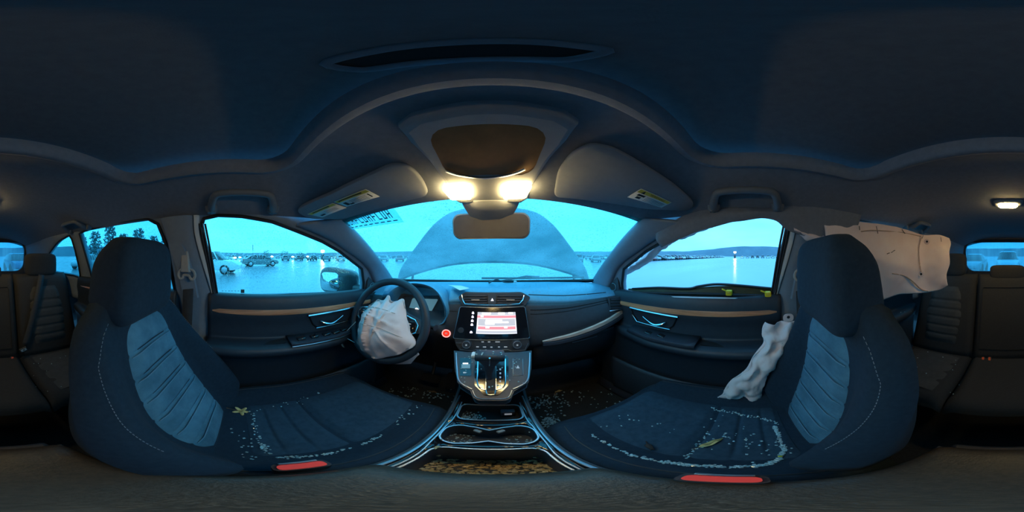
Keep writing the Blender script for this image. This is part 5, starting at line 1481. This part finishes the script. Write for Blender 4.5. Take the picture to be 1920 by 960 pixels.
crumbs('glass_crumbs', pts, 'line of broken glass crumbs around the passenger seat cushion')
pts = along([(473, 765), (478, 800), (488, 830), (505, 846)], 50, 3.5, .65) + along([(520, 853), (560, 855), (620, 847), (680, 828), (720, 812)], 80, 2, .65) + along([(445, 790), (470, 850)], 18, 10, .66) + along([(480, 760), (560, 742), (600, 722)], 18, 4, .67) + along([(740, 790), (790, 755)], 16, 4, .66)
crumbs('glass_crumbs', pts, 'sprinkle of broken glass crumbs on the driver seat cushion')
pts = []
for cx_, cy_, sx_, sy_, n in ((1015, 752, 20, 8, 85), (1033, 790, 10, 8, 110), (1060, 748, 36, 14, 40), (1145, 735, 22, 12, 25), (770, 735, 30, 10, 60), (825, 738, 18, 8, 40)):
    for _ in range(n):
        p = at(random.gauss(cx_, sx_), min(840, random.gauss(cy_, sy_)), z=.30)
        if p.y > .83 or abs(p.x) > .6: continue
        pts.append(fall(p.x, p.y, .62))
crumbs('glass_crumbs', pts, 'broken glass crumbs scattered over the dark footwell floor', .004, .0085, 'crumb_glass')
pts = []
for _ in range(110):
    x, y = random.gauss(-.045, .018), random.gauss(.43, .014); pts.append(fall(max(-.075, min(.075, x)), max(.392, min(.465, y)), .70))
for _ in range(80): pts.append(fall(random.choice((-1, 1)) * random.uniform(.03, .085), random.uniform(.272, .345), .70))
for _ in range(60): pts.append(fall(random.uniform(-.1, .1), random.uniform(.46, .60), 1.0))
crumbs('glass_crumbs', pts, 'broken glass crumbs in the console tray and cup holders')
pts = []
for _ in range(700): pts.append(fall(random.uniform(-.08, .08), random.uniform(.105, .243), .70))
crumbs('glass_crumbs', pts, 'amber lit broken glass covering the bottom of the console bin', .003, .007, 'crumb_lamp_glint')
pts = [fall(random.uniform(.2, .62), random.uniform(-.9, -.55), 1.0) for _ in range(20)] + [fall(random.uniform(-.62, -.2), random.uniform(-.9, -.55), 1.0) for _ in range(20)]
crumbs('glass_crumbs', pts, 'few broken glass crumbs on the rear bench cushions')
pts = []
for _ in range(90):
    x = random.uniform(.15, .62); p = dash_at(x, random.uniform(1.6, 3.9)); pts.append(p + dash_n(x, 3) * .001)
for _ in range(40): 
    x = random.uniform(-.2, .2); p = dash_at(x, random.uniform(2.0, 3.3)); pts.append(p)
crumbs('glass_crumbs', pts, 'fine glass dust sprinkled over the top of the dashboard', .0012, .0026)

def leaf(name, p, label, m, length, width, rot, lobes=0, curl=.15, tilt=(0, 0)):
    o = empty(name, p, label, 'leaf'); p = V(p)
    ol_ = []
    n = 40
    for k in range(n):
        a = 2 * math.pi * k / n
        r_ = 1.0
        if lobes: r_ = .34 + .66 * abs(math.cos(a * lobes / 2)) ** 2.6 * (1 - .25 * math.sin(a) ** 2)
        ol_.append(V((math.cos(a) * length / 2 * r_, math.sin(a) * width / 2 * r_ * (1 if lobes else (1 - .35 * math.cos(a))), 0)))
    q = Matrix.Rotation(rot, 3, 'Z') @ Matrix.Rotation(tilt[0], 3, 'X') @ Matrix.Rotation(tilt[1], 3, 'Y')
    rings = []
    for f in (.02, .35, .7, 1.0):
        rings.append([p + q @ V((v.x * f, v.y * f, .003 + curl * (v.y * f) ** 2 / max(width, .01) * 2 + .004 * math.sin(v.x * 200 * f))) for v in ol_])
    MB().loft(rings, cap=False).build('blade', m, o, solid=.0005)
    MB().tube([p + q @ V((x, 0, .0045)) for x in (-length * .75, -length * .3, 0, length * .45)], .0009, 5).build('stem', 'leaf_brown', o)
    return o
p = at(453, 757, z=.69); p = fall(p.x, p.y, 1.0)
leaf('dry_leaf', p + V((0, 0, .004)), 'yellow lobed leaf by the driver seat backrest', 'leaf_yellow', .062, .05, 1.2, 5, .2, (.5, .2))
p = at(1335, 829, z=.64); p = fall(p.x, p.y, 1.0)
leaf('dry_leaf', p + V((0, 0, .002)), 'slender yellow leaf lying on the passenger seat', 'leaf_yellow', .062, .014, R(-30), 0, .4, (.1, 0))
for px_, py_, m, lb, rt_, sz in ((1045, 729, 'leaf_yellow', 'pale curled leaf on the passenger footwell floor', .3, .05), (1041, 738, 'leaf_brown', 'small brown leaf beside the pale leaf in the passenger footwell', 1.0, .03), (1151, 724, 'leaf_yellow', 'small straw coloured leaf near the passenger door sill', 1.1, .04), (820, 722, 'leaf_brown', 'brown leaf on the driver footwell floor', .2, .05)):
    p = at(px_, py_, z=.305); p.y = min(p.y, .83); p = fall(p.x, p.y, .62)
    leaf('dry_leaf', p + V((0, 0, .002)), lb, m, sz, sz * .4, rt_, 0, .3)
p = at(1218, 836, z=.645); p = fall(p.x, p.y, 1.0)
tw_ = empty('seed_cone', p, 'small dark seed cone on the passenger seat', 'seed cone')
MB().loft(superq(p + V((0, 0, .006)), (.012, .030, .011), .8, .8, 12, 8, lambda v: Matrix.Rotation(R(-35), 3, 'Z') @ (v * (1 + .25 * math.sin(v.y * 900))))).build('cone_body', 'twig', tw_)
MB().tube([p + V((.010, .012, .006)), p + V((.016, .02, .010))], .0015, 5).build('stalk', 'twig', tw_)
p = at(1463, 851, z=.66); p = fall(p.x, p.y, 1.0)
o = MB().loft(superq(p + V((0, 0, .003)), (.006, .008, .005), .8, .8, 10, 6)).build('yellow_crumb', 'yellow_plastic'); tag(o, 'tiny yellow crumb among the glass on the passenger seat', 'crumb')
# dark strap hole at the foot of the passenger backrest
# ================================================================== outside: wet lot, parked cars, trees, hills
m, N, L = nodes('wet_asphalt')
o_ = N.new('ShaderNodeOutputMaterial'); b_ = N.new('ShaderNodeBsdfPrincipled'); L.new(b_.outputs[0], o_.inputs[0])
tc = N.new('ShaderNodeTexCoord'); mp = N.new('ShaderNodeMapping'); mp.inputs['Scale'].default_value = (.06, .25, 1); L.new(tc.outputs['Object'], mp.inputs['Vector'])
n1 = N.new('ShaderNodeTexNoise'); n1.inputs['Scale'].default_value = 1.0; n1.inputs['Detail'].default_value = 6; L.new(mp.outputs[0], n1.inputs['Vector'])
r1 = N.new('ShaderNodeValToRGB'); r1.color_ramp.elements[0].color = (.20, .24, .27, 1); r1.color_ramp.elements[1].color = (.34, .38, .42, 1); L.new(n1.outputs['Fac'], r1.inputs['Fac']); L.new(r1.outputs['Color'], b_.inputs['Base Color'])
mr_ = N.new('ShaderNodeMapRange'); mr_.inputs['To Min'].default_value = .08; mr_.inputs['To Max'].default_value = .40; L.new(n1.outputs['Fac'], mr_.inputs['Value']); L.new(mr_.outputs[0], b_.inputs['Roughness'])
n2 = N.new('ShaderNodeTexNoise'); n2.inputs['Scale'].default_value = 9; n2.inputs['Detail'].default_value = 3; L.new(tc.outputs['Object'], n2.inputs['Vector'])
bp = N.new('ShaderNodeBump'); bp.inputs['Strength'].default_value = .08; bp.inputs['Distance'].default_value = .02; L.new(n2.outputs['Fac'], bp.inputs['Height']); L.new(bp.outputs[0], b_.inputs['Normal'])
mat('hill_far', (.16, .20, .24), 1, (.20, .25, .29), .02)
mat('tree_dark', (.10, .13, .13), 1, (.14, .18, .17), 2)
mat('bark', (.05, .045, .04), .9, (.07, .06, .05), 8, .5, 20)
PAINT = {'white': (.72, .74, .75), 'silver': (.42, .45, .47), 'grey': (.17, .19, .2), 'black': (.02, .022, .025), 'red': (.35, .04, .04), 'blue': (.05, .12, .25)}
for k, c in PAINT.items(): mat('paint_' + k, c, .3, coat=.6)
mat('street_glow', (1, .8, .5), .5, emit=(1, .75, .45), estr=30)
mat('head_glow', (1, .9, .8), .5, emit=(1, .85, .7), estr=9)
gd = MB(); R0 = 700
gd.add([V((0, 0, 0))] + [V((math.cos(a) * r_, math.sin(a) * r_, 0)) for r_ in (6, 40, 200, R0) for a in [2 * math.pi * k / 48 for k in range(48)]],
       [(0, 1 + k, 1 + (k + 1) % 48) for k in range(48)] + [(1 + 48 * j + k, 1 + 48 * (j + 1) + k, 1 + 48 * (j + 1) + (k + 1) % 48, 1 + 48 * j + (k + 1) % 48) for j in range(3) for k in range(48)])
tag(gd.build('ground', 'wet_asphalt'), 'wide rain wet asphalt of the vehicle lot', 'asphalt', kind='structure')

def hills(name, az0, az1, dist, prof, label, m):
    rows = []; n = 40
    for i in range(n + 1):
        t = i / n; az = R(lerp(az0, az1, t)); h_ = interp(prof, t) * dist + 1.2 * fbm((t * 30, dist, 0), 1, 3) * dist / 300
        rows.append([V((math.sin(az) * d_, math.cos(az) * d_, z)) for d_, z in ((dist * .93, -1), (dist * .97, h_ * .6), (dist, h_), (dist * 1.1, h_ * .9), (dist * 1.2, -1))])
    tag(MB().grid(rows).build(name, m), label, 'hill', kind='structure')
hills('hill', 38, 125, 620, [(0, .030), (.2, .034), (.33, .030), (.42, .040), (.55, .062), (.68, .060), (.8, .046), (1, .05)], 'low wooded ridge on the horizon beyond the passenger window', 'hill_far')
hills('hill', -175, -60, 560, [(0, .05), (.2, .06), (.4, .06), (.5, .04), (.6, .025), (1, .018)], 'low dark horizon ridge behind the driver side lot', 'hill_far')
hills('hill', -66, 46, 590, [(0, .020), (.3, .03), (.6, .03), (1, .028)], 'misty ridge straight ahead beyond the raised hood', 'hill_far')

hills('hill', 120, 190, 600, [(0, .05), (.5, .045), (1, .05)], 'low rise on the horizon behind the tailgate', 'hill_far')

# ---- parked cars
def car_mesh(kind='sedan'):
    """stations along the length: (y, half width, sill z, shoulder z)"""
    L_ = 4.6
    if kind == 'suv':
        body = [(-2.3, .70, .45, .85), (-2.22, .86, .34, 1.02), (-1.5, .92, .28, 1.08), (0, .93, .26, 1.06), (1.2, .92, .28, 1.02), (1.9, .88, .32, .94), (2.22, .78, .36, .80), (2.32, .60, .45, .66)]
        top = [(-2.15, .70, 1.05), (-1.9, .66, 1.52), (-1.2, .66, 1.66), (0.0, .67, 1.67), (.55, .66, 1.60), (1.25, .72, 1.04)]
    elif kind == 'wagon':
        body = [(-2.3, .68, .45, .80), (-2.2, .84, .32, .95), (-1.4, .90, .27, 1.0), (0, .90, .25, .98), (1.2, .89, .26, .94), (1.9, .86, .30, .86), (2.22, .76, .34, .74), (2.32, .58, .42, .62)]
        top = [(-2.05, .66, .98), (-1.75, .63, 1.40), (-1.0, .63, 1.50), (.1, .64, 1.50), (.55, .62, 1.43), (1.25, .70, .96)]
    else:
        body = [(-2.35, .66, .45, .80), (-2.25, .82, .32, .96), (-1.5, .90, .26, .99), (0, .91, .24, .95), (1.2, .90, .25, .91), (1.9, .86, .28, .82), (2.25, .75, .32, .70), (2.36, .55, .42, .58)]
        top = [(-1.75, .64, .98), (-1.1, .60, 1.38), (-.5, .60, 1.45), (.1, .60, 1.45), (.5, .60, 1.38), (1.25, .70, .92)]
    b = MB()
    rings = [[V((x * hw, y, z)) for x, z in ((-.94, s0), (-1, lerp(s0, s1, .5)), (-.93, s1 - .03), (-.7, s1), (.7, s1), (.93, s1 - .03), (1, lerp(s0, s1, .5)), (.94, s0))] for y, hw, s0, s1 in body]
    b.loft(rings)
    g = MB()
    trs = []
    for y, hw, z in top:
        zb = sinterp([(q[0], q[3]) for q in body], y) - .03
        trs.append([V((-.86, y, zb)), V((-hw, y, lerp(zb, z, .9))), V((-hw * .8, y, z)), V((hw * .8, y, z)), V((hw, y, lerp(zb, z, .9))), V((.86, y, zb))])
    g.loft(trs, ringclosed=False, cap=False)
    r_ = MB()   # painted roof skin just above the glasshouse
    rr_ = [[p + V((0, 0, .012)) for p in t[1:5]] for t in trs[1:-1]]
    r_.loft(rr_, ringclosed=False, cap=False)
    pil = MB()
    for k in (1, 2, 3, 4):
        for sgn in (0, 1):
            t = trs[k]; a, c = (t[0], t[1]) if sgn == 0 else (t[5], t[4])
            a = a + V((-.012 if sgn == 0 else .012, (.35 if k == 4 else -.2 if k == 1 else 0), 0)); c = c + V((-.012 if sgn == 0 else .012, 0, 0))
            pil.add([a + V((0, -.05, 0)), a + V((0, .05, 0)), c + V((0, .05, 0)), c + V((0, -.05, 0))], [(0, 1, 2, 3)])
    whl = []
    for sx in (-1, 1):
        for y in (-1.4, 1.4):
            w_ = MB(); w_.disc((sx * .92, y, .34), (-sx, 0, 0), .34, .24, 18); whl.append((w_, (sx, y)))
    return b, g, r_, pil, whl
LIB = {}
def far_lib(kind, colr):
    key = (kind, colr)
    if key not in LIB:
        b, g, r_, pil, whl = car_mesh(kind); mb = MB()
        for src, mi in ((b, 0), (r_, 0), (pil, 0), (g, 1)):
            mb.cur = mi; mb.add(src.v, src.f)
        mb.cur = 2
        for w_, _ in whl: mb.add(w_.v, w_.f)
        o = mb.build('parked_car', ['paint_' + colr, 'car_glass', 'tyre'], sharp=30)
        LIB[key] = o.data; bpy.data.objects.remove(o)
    return LIB[key]
def far_car(x, y, rz, kind, colr, label, group):
    o = bpy.data.objects.new('parked_car', far_lib(kind, colr)); link(o)
    o.location = (x, y, 0); o.rotation_euler = (0, 0, rz)
    return tag(o, label, 'car', group)
def near_car(name, x, y, rz, kind, colr, label):
    b, g, r_, pil, whl = car_mesh(kind)
    c = empty(name, (0, 0, 0), label, 'car')
    bo = b.build('car_body', 'paint_' + colr, c, sharp=30)
    g.build('window_glass', 'car_glass', c, sharp=30)
    r_.build('roof', 'paint_' + colr, c, sharp=30); [MB().add(pil.v[4 * k:4 * k + 4], [(0, 1, 2, 3)]).build('window_pillar', 'paint_' + colr, c, solid=.01) for k in range(8)]
    for w_, (sx, yy) in whl:
        wo_ = w_.build('wheel', 'tyre', c, sharp=30)
        MB().disc((sx * .925, yy, .34), (sx, 0, 0), .21, .012, 18, .19).build('wheel_rim', 'satin_metal', wo_)
    for sx in (-1, 1):
        MB().box((sx * .62, 2.24, .66), (.30, .12, .10), Matrix.Rotation(-sx * .25, 3, 'Z')).build('head_lamp', 'white_plastic', c, bevel=.02)
        MB().box((sx * .66, -2.24, .86), (.26, .10, .12), Matrix.Rotation(sx * .2, 3, 'Z')).build('tail_lamp', 'red_plastic', c, bevel=.02)
        MB().loft(superq((sx * 1.0, .75, 1.0), (.16, .12, .13), .6, .6, 10, 6)).build('wing_mirror', 'paint_' + colr, c)
    c.location = (x, y, 0); c.rotation_euler = (0, 0, rz)
    return c
def polar(px_, dist):
    az = R((px_ - 960) * .1875 + YAW); return CAM.x + math.sin(az) * dist, math.cos(az) * dist
# near the driver's window
x, y = polar(378, 12.5); near_car('white_suv', x, y + .7, R(-14), 'suv', 'white', 'white sport utility car parked outside the driver window')
x, y = polar(487, 20.5); near_car('dark_sedan', x, y, R(10), 'sedan', 'grey', 'dark saloon car parked on the wet lot outside the driver window')
kinds = ['sedan', 'suv', 'wagon']; cols = ['white', 'silver', 'grey', 'black', 'white', 'silver', 'red', 'blue']
cols_r = ['white', 'white', 'silver', 'white', 'silver', 'grey', 'black', 'red']
KN = {'sedan': 'saloon', 'suv': 'tall car', 'wagon': 'hatchback'}
ONES = ['', 'first', 'second', 'third', 'fourth', 'fifth', 'sixth', 'seventh', 'eighth', 'ninth', 'tenth', 'eleventh', 'twelfth', 'thirteenth', 'fourteenth', 'fifteenth', 'sixteenth', 'seventeenth', 'eighteenth', 'nineteenth']
def nth(n):
    if n < 20: return ONES[n]
    t, u = divmod(n, 10); w_ = ['', '', 'twent', 'thirt', 'fort', 'fift'][t]
    return w_ + 'ieth' if u == 0 else w_ + 'y-' + ONES[u]
rnd = random.Random(3)
def line(n, pos, rz, pool, text, group):
    for i in range(n):
        x, y = pos(i); k = rnd.choice(kinds); c = pool[i] if len(pool) == n else rnd.choice(pool)
        far_car(x, y, R(rz + rnd.uniform(-3, 3)), k, c, c + ' ' + KN[k] + ', ' + nth(i + 1) + ' ' + text, group)
line(44, lambda i: (27 + 2.9 * i, 26 + rnd.uniform(-.3, .3)), 180, cols_r, 'car of the front line from the passenger windscreen pillar', 'front line of parked cars, passenger side')
line(38, lambda i: (30 + 2.9 * i, 33 + rnd.uniform(-.3, .3)), 0, cols_r, 'car of the second line from the passenger windscreen pillar', 'second line of parked cars, passenger side')
line(36, lambda i: (32 + 3.0 * i, 48 + rnd.uniform(-.3, .3)), 180, cols_r, 'car of the back line from the passenger windscreen pillar', 'back line of parked cars, passenger side')
line(10, lambda i: polar(1392 + 9.5 * i, 96), 90, ['white', 'silver', 'black', 'black', 'grey', 'white', 'white', 'black', 'white', 'silver'], 'far car from the lamp mast to the passenger door pillar', 'far cars beside the light mast')
line(4, lambda i: polar(386 + 26 * i, 55 + (i % 2) * 9), 90, ['grey', 'silver', 'white'], 'far car behind the dark saloon from the driver door pillar', 'far cars behind the saloon')
line(3, lambda i: polar(535 + 25 * i, 46), 80, ['grey', 'black', 'black'], 'far car from the dark saloon towards the wing mirror', 'far dark cars, driver side')
line(3, lambda i: polar(612 + 26 * i, 44), 62, ['grey', 'silver', 'black'], 'far car above the wing mirror towards the windscreen', 'far cars above the wing mirror')
line(4, lambda i: polar(690 + 30 * i, 40), 208, cols, 'car through the windscreen counted from the driver pillar', 'cars ahead, driver half')
line(3, lambda i: polar(1085 + 32 * i, 35), 150, cols, 'car through the windscreen from the raised hood to the passenger', 'cars ahead, passenger half')
line(27, lambda i: polar(388 + 11 * i, 85), 90, ['grey', 'silver', 'black', 'white'], 'car of the farthest driver side row from the door pillar', 'farthest row, driver side')
line(9, lambda i: polar(704 + 11 * i, 88), 180, cols, 'car of the farthest row ahead from the driver windscreen pillar', 'farthest row ahead, driver half')
line(13, lambda i: polar(1072 + 11 * i, 88), 180, cols, 'farthest car ahead from the raised hood to the passenger', 'farthest row ahead, passenger half')
line(3, lambda i: polar(165 + 66 * i, 17), -60, ['silver', 'white', 'grey'], 'car through the rear door window from the quarter window', 'cars outside the rear door window')
line(3, lambda i: polar((1828 + 62 * i) % 1920, 14), 0, ['silver', 'white', 'blue'], 'car behind the rear window from the hanging airbag', 'cars behind the tailgate')

# ---- trees and masts
def tree(px_, dist, h_, w_, label, group=None, seed=1, bare=.5):
    x, y = polar(px_, dist); t = empty('roadside_tree', (x, y, 0), label, 'tree', group)
    rn = random.Random(seed)
    MB().tube([V((x, y, 0)), V((x + .1, y, h_ * .35)), V((x, y + .1, h_ * .7))], lambda q: .16 * (1 - .7 * q) * h_ / 6, 8).build('trunk', 'bark', t)
    mb = MB()
    for k in range(420):
        a = rn.uniform(0, 6.283); rr_ = w_ / 2 * math.sqrt(rn.random()); zz = h_ * (.12 + .88 * rn.random()); f = math.sqrt(max(.05, 1 - ((zz / h_ - .55) / .52) ** 2))
        c = V((x + math.cos(a) * rr_ * max(.15, f), y + math.sin(a) * rr_ * max(.15, f), zz)); s_ = rn.uniform(.12, .32) * h_ / 6
        d1 = V((rn.gauss(0, 1), rn.gauss(0, 1), rn.gauss(0, 1))).normalized() * s_; d2 = V((rn.gauss(0, 1), rn.gauss(0, 1), rn.gauss(0, 1))).normalized() * s_
        mb.add([c - d1, c + d2, c + d1, c - d2], [(0, 1, 2, 3)])
    mb.build('crown', 'tree_dark', t, smooth=False)
for i, (px_, h_) in enumerate(((500, 3.4), (533, 3.2), (563, 2.8))):
    tree(px_, 62, h_, 4, ['small tree just past the dark saloon on the horizon', 'middle one of three small trees on the driver side horizon', 'small tree nearest the wing mirror on the driver side horizon'][i], 'small horizon trees', i + 2)
for i in range(7):
    tree(152 + 27 * i, 34 + (i % 2), 5.5 + (i * 37 % 5) * .5, 2.8, nth(i + 1) + ' dark tree outside the rainy rear door window counted from the quarter window', 'trees outside the rear door window', 20 + i)
def mast(px_, dist, zt_, label, lamp=True):
    x, y = polar(px_, dist); m_ = empty('light_mast', (x, y, 0), label, 'light mast')
    MB().tube([V((x, y, 0)), V((x, y, zt_))], .12, 8).build('mast_pole', 'hard_plastic', m_)
    if lamp:
        MB().loft(superq((x, y, zt_), (1.3, 1.3, 1.0), .8, .8, 12, 8)).build('lamp_head', 'street_glow', m_)
        MB().box((x, y, .9), (1.0, 1.0, 1.8)).build('mast_foot', 'dark_body', m_, bevel=.05)
    else:
        for k in range(4): MB().box((x, y, zt_ - .6 - 1.0 * k), (.7, .7, .4)).build('mast_platform', 'hard_plastic', m_, bevel=.03)
mast(1378, 95, 3.4, 'bright lamp on a short mast on the lot beyond the passenger window')
mast(474, 110, 9.0, 'thin lattice mast on the horizon beyond the driver window', False)
for i, (px_, py_) in enumerate(((441, 483), (450, 482.5), (510, 481), (549, 481.5), (577, 481))):
    x, y = polar(px_, 52); z = 1.28 + 52 * math.tan(R((480 - py_) * .1875)); z = max(.7, z)
    l_ = empty('lot_light', (x, y, 0), ['low light left of the dark saloon, further from it', 'low light close behind the dark saloon roof', 'low light at the boot of the dark saloon', 'low light below the middle horizon tree', 'low light nearest the wing mirror'][i].replace('left of', 'behind'), 'light', 'low lights on the horizon')
    MB().loft(superq((x, y, z), (.8, .8, .42), .9, .9, 10, 6)).build('light_bulb', 'head_glow', l_)
    MB().tube([V((x, y, 0)), V((x, y, z))], .05, 6).build('light_post', 'hard_plastic', l_)
mast(605, 60, 3.0, 'small lit mast beyond the wing mirror on the driver side')

# ---- this car's own wing mirror, raised hood and wiper
wm = empty('wing_mirror', at(640, 525, x=-.98), 'dark wing mirror of this car outside the driver window', 'wing mirror')
c = at(640, 526, x=-.96)
rot = Matrix.Rotation(R(26), 3, 'Z')
def hm(p):
    p = V((p.x * (1 - .12 * p.x / .15), p.y, p.z * (1 - .18 * (p.x / .15))))
    return rot @ p
MB().loft(superq(c, (.31, .13, .19), .55, .6, 28, 14, hm)).build('mirror_housing', 'dark_body', wm, sharp=180)
gp = [c + rot @ V((-.060 + x, -.068, z - .003)) for x, z in rrect(.150, .135, .035, 5)]
MB().add(gp, [tuple(range(len(gp)))]).build('mirror_glass', 'mirror_glass', wm, solid=.002)
MB().tube([c + V((.12, .03, -.04)), V((-.73, .76, 1.05))], .03, 10).build('mirror_arm', 'dark_body', wm)

hood = empty('raised_hood', (0, 1.4, 1.05), 'this car raised dark hood seen through the windscreen', 'car hood')
H = []
for t, hw, y, z, sag in ((0, .90, 1.34, 1.02, .22), (.2, .88, 1.40, 1.17, .12), (.45, .78, 1.55, 1.40, .05), (.7, .66, 1.72, 1.64, .03), (.88, .52, 1.86, 1.80, .02), (1, .40, 1.94, 1.86, .01)):
    H.append([V((hw * u, y - .06 * (1 - u * u), z + sag * (1 - abs(u) ** 2.2))) for u in (-1, -.8, -.4, 0, .4, .8, 1)])
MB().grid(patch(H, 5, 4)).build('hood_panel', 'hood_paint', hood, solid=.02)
for sg in (-1, 1): MB().tube([V((sg * .68, 1.115, .90)), V((sg * .72, 1.30, .96)), V((sg * .74, 1.36, 1.03)), V((sg * .75, 1.40, 1.10))], .012, 8).build('hood_hinge', 'hard_plastic', hood)
wi = empty('wiper', (.2, 1.1, 1.10), 'black wiper resting along the foot of the windscreen', 'wiper')
MB().tube([ws(u, .045) + V((0, .01, .016)) for u in [-.1 + .95 * i / 12 for i in range(13)]], .007, 8).build('wiper_blade', 'rubber', wi)
MB().tube([ws(.05, .0) + V((0, .05, .0)), ws(.30, .04) + V((0, .02, .03)), ws(.42, .05) + V((0, .012, .022))], .006, 8).build('wiper_arm', 'hard_plastic', wi)
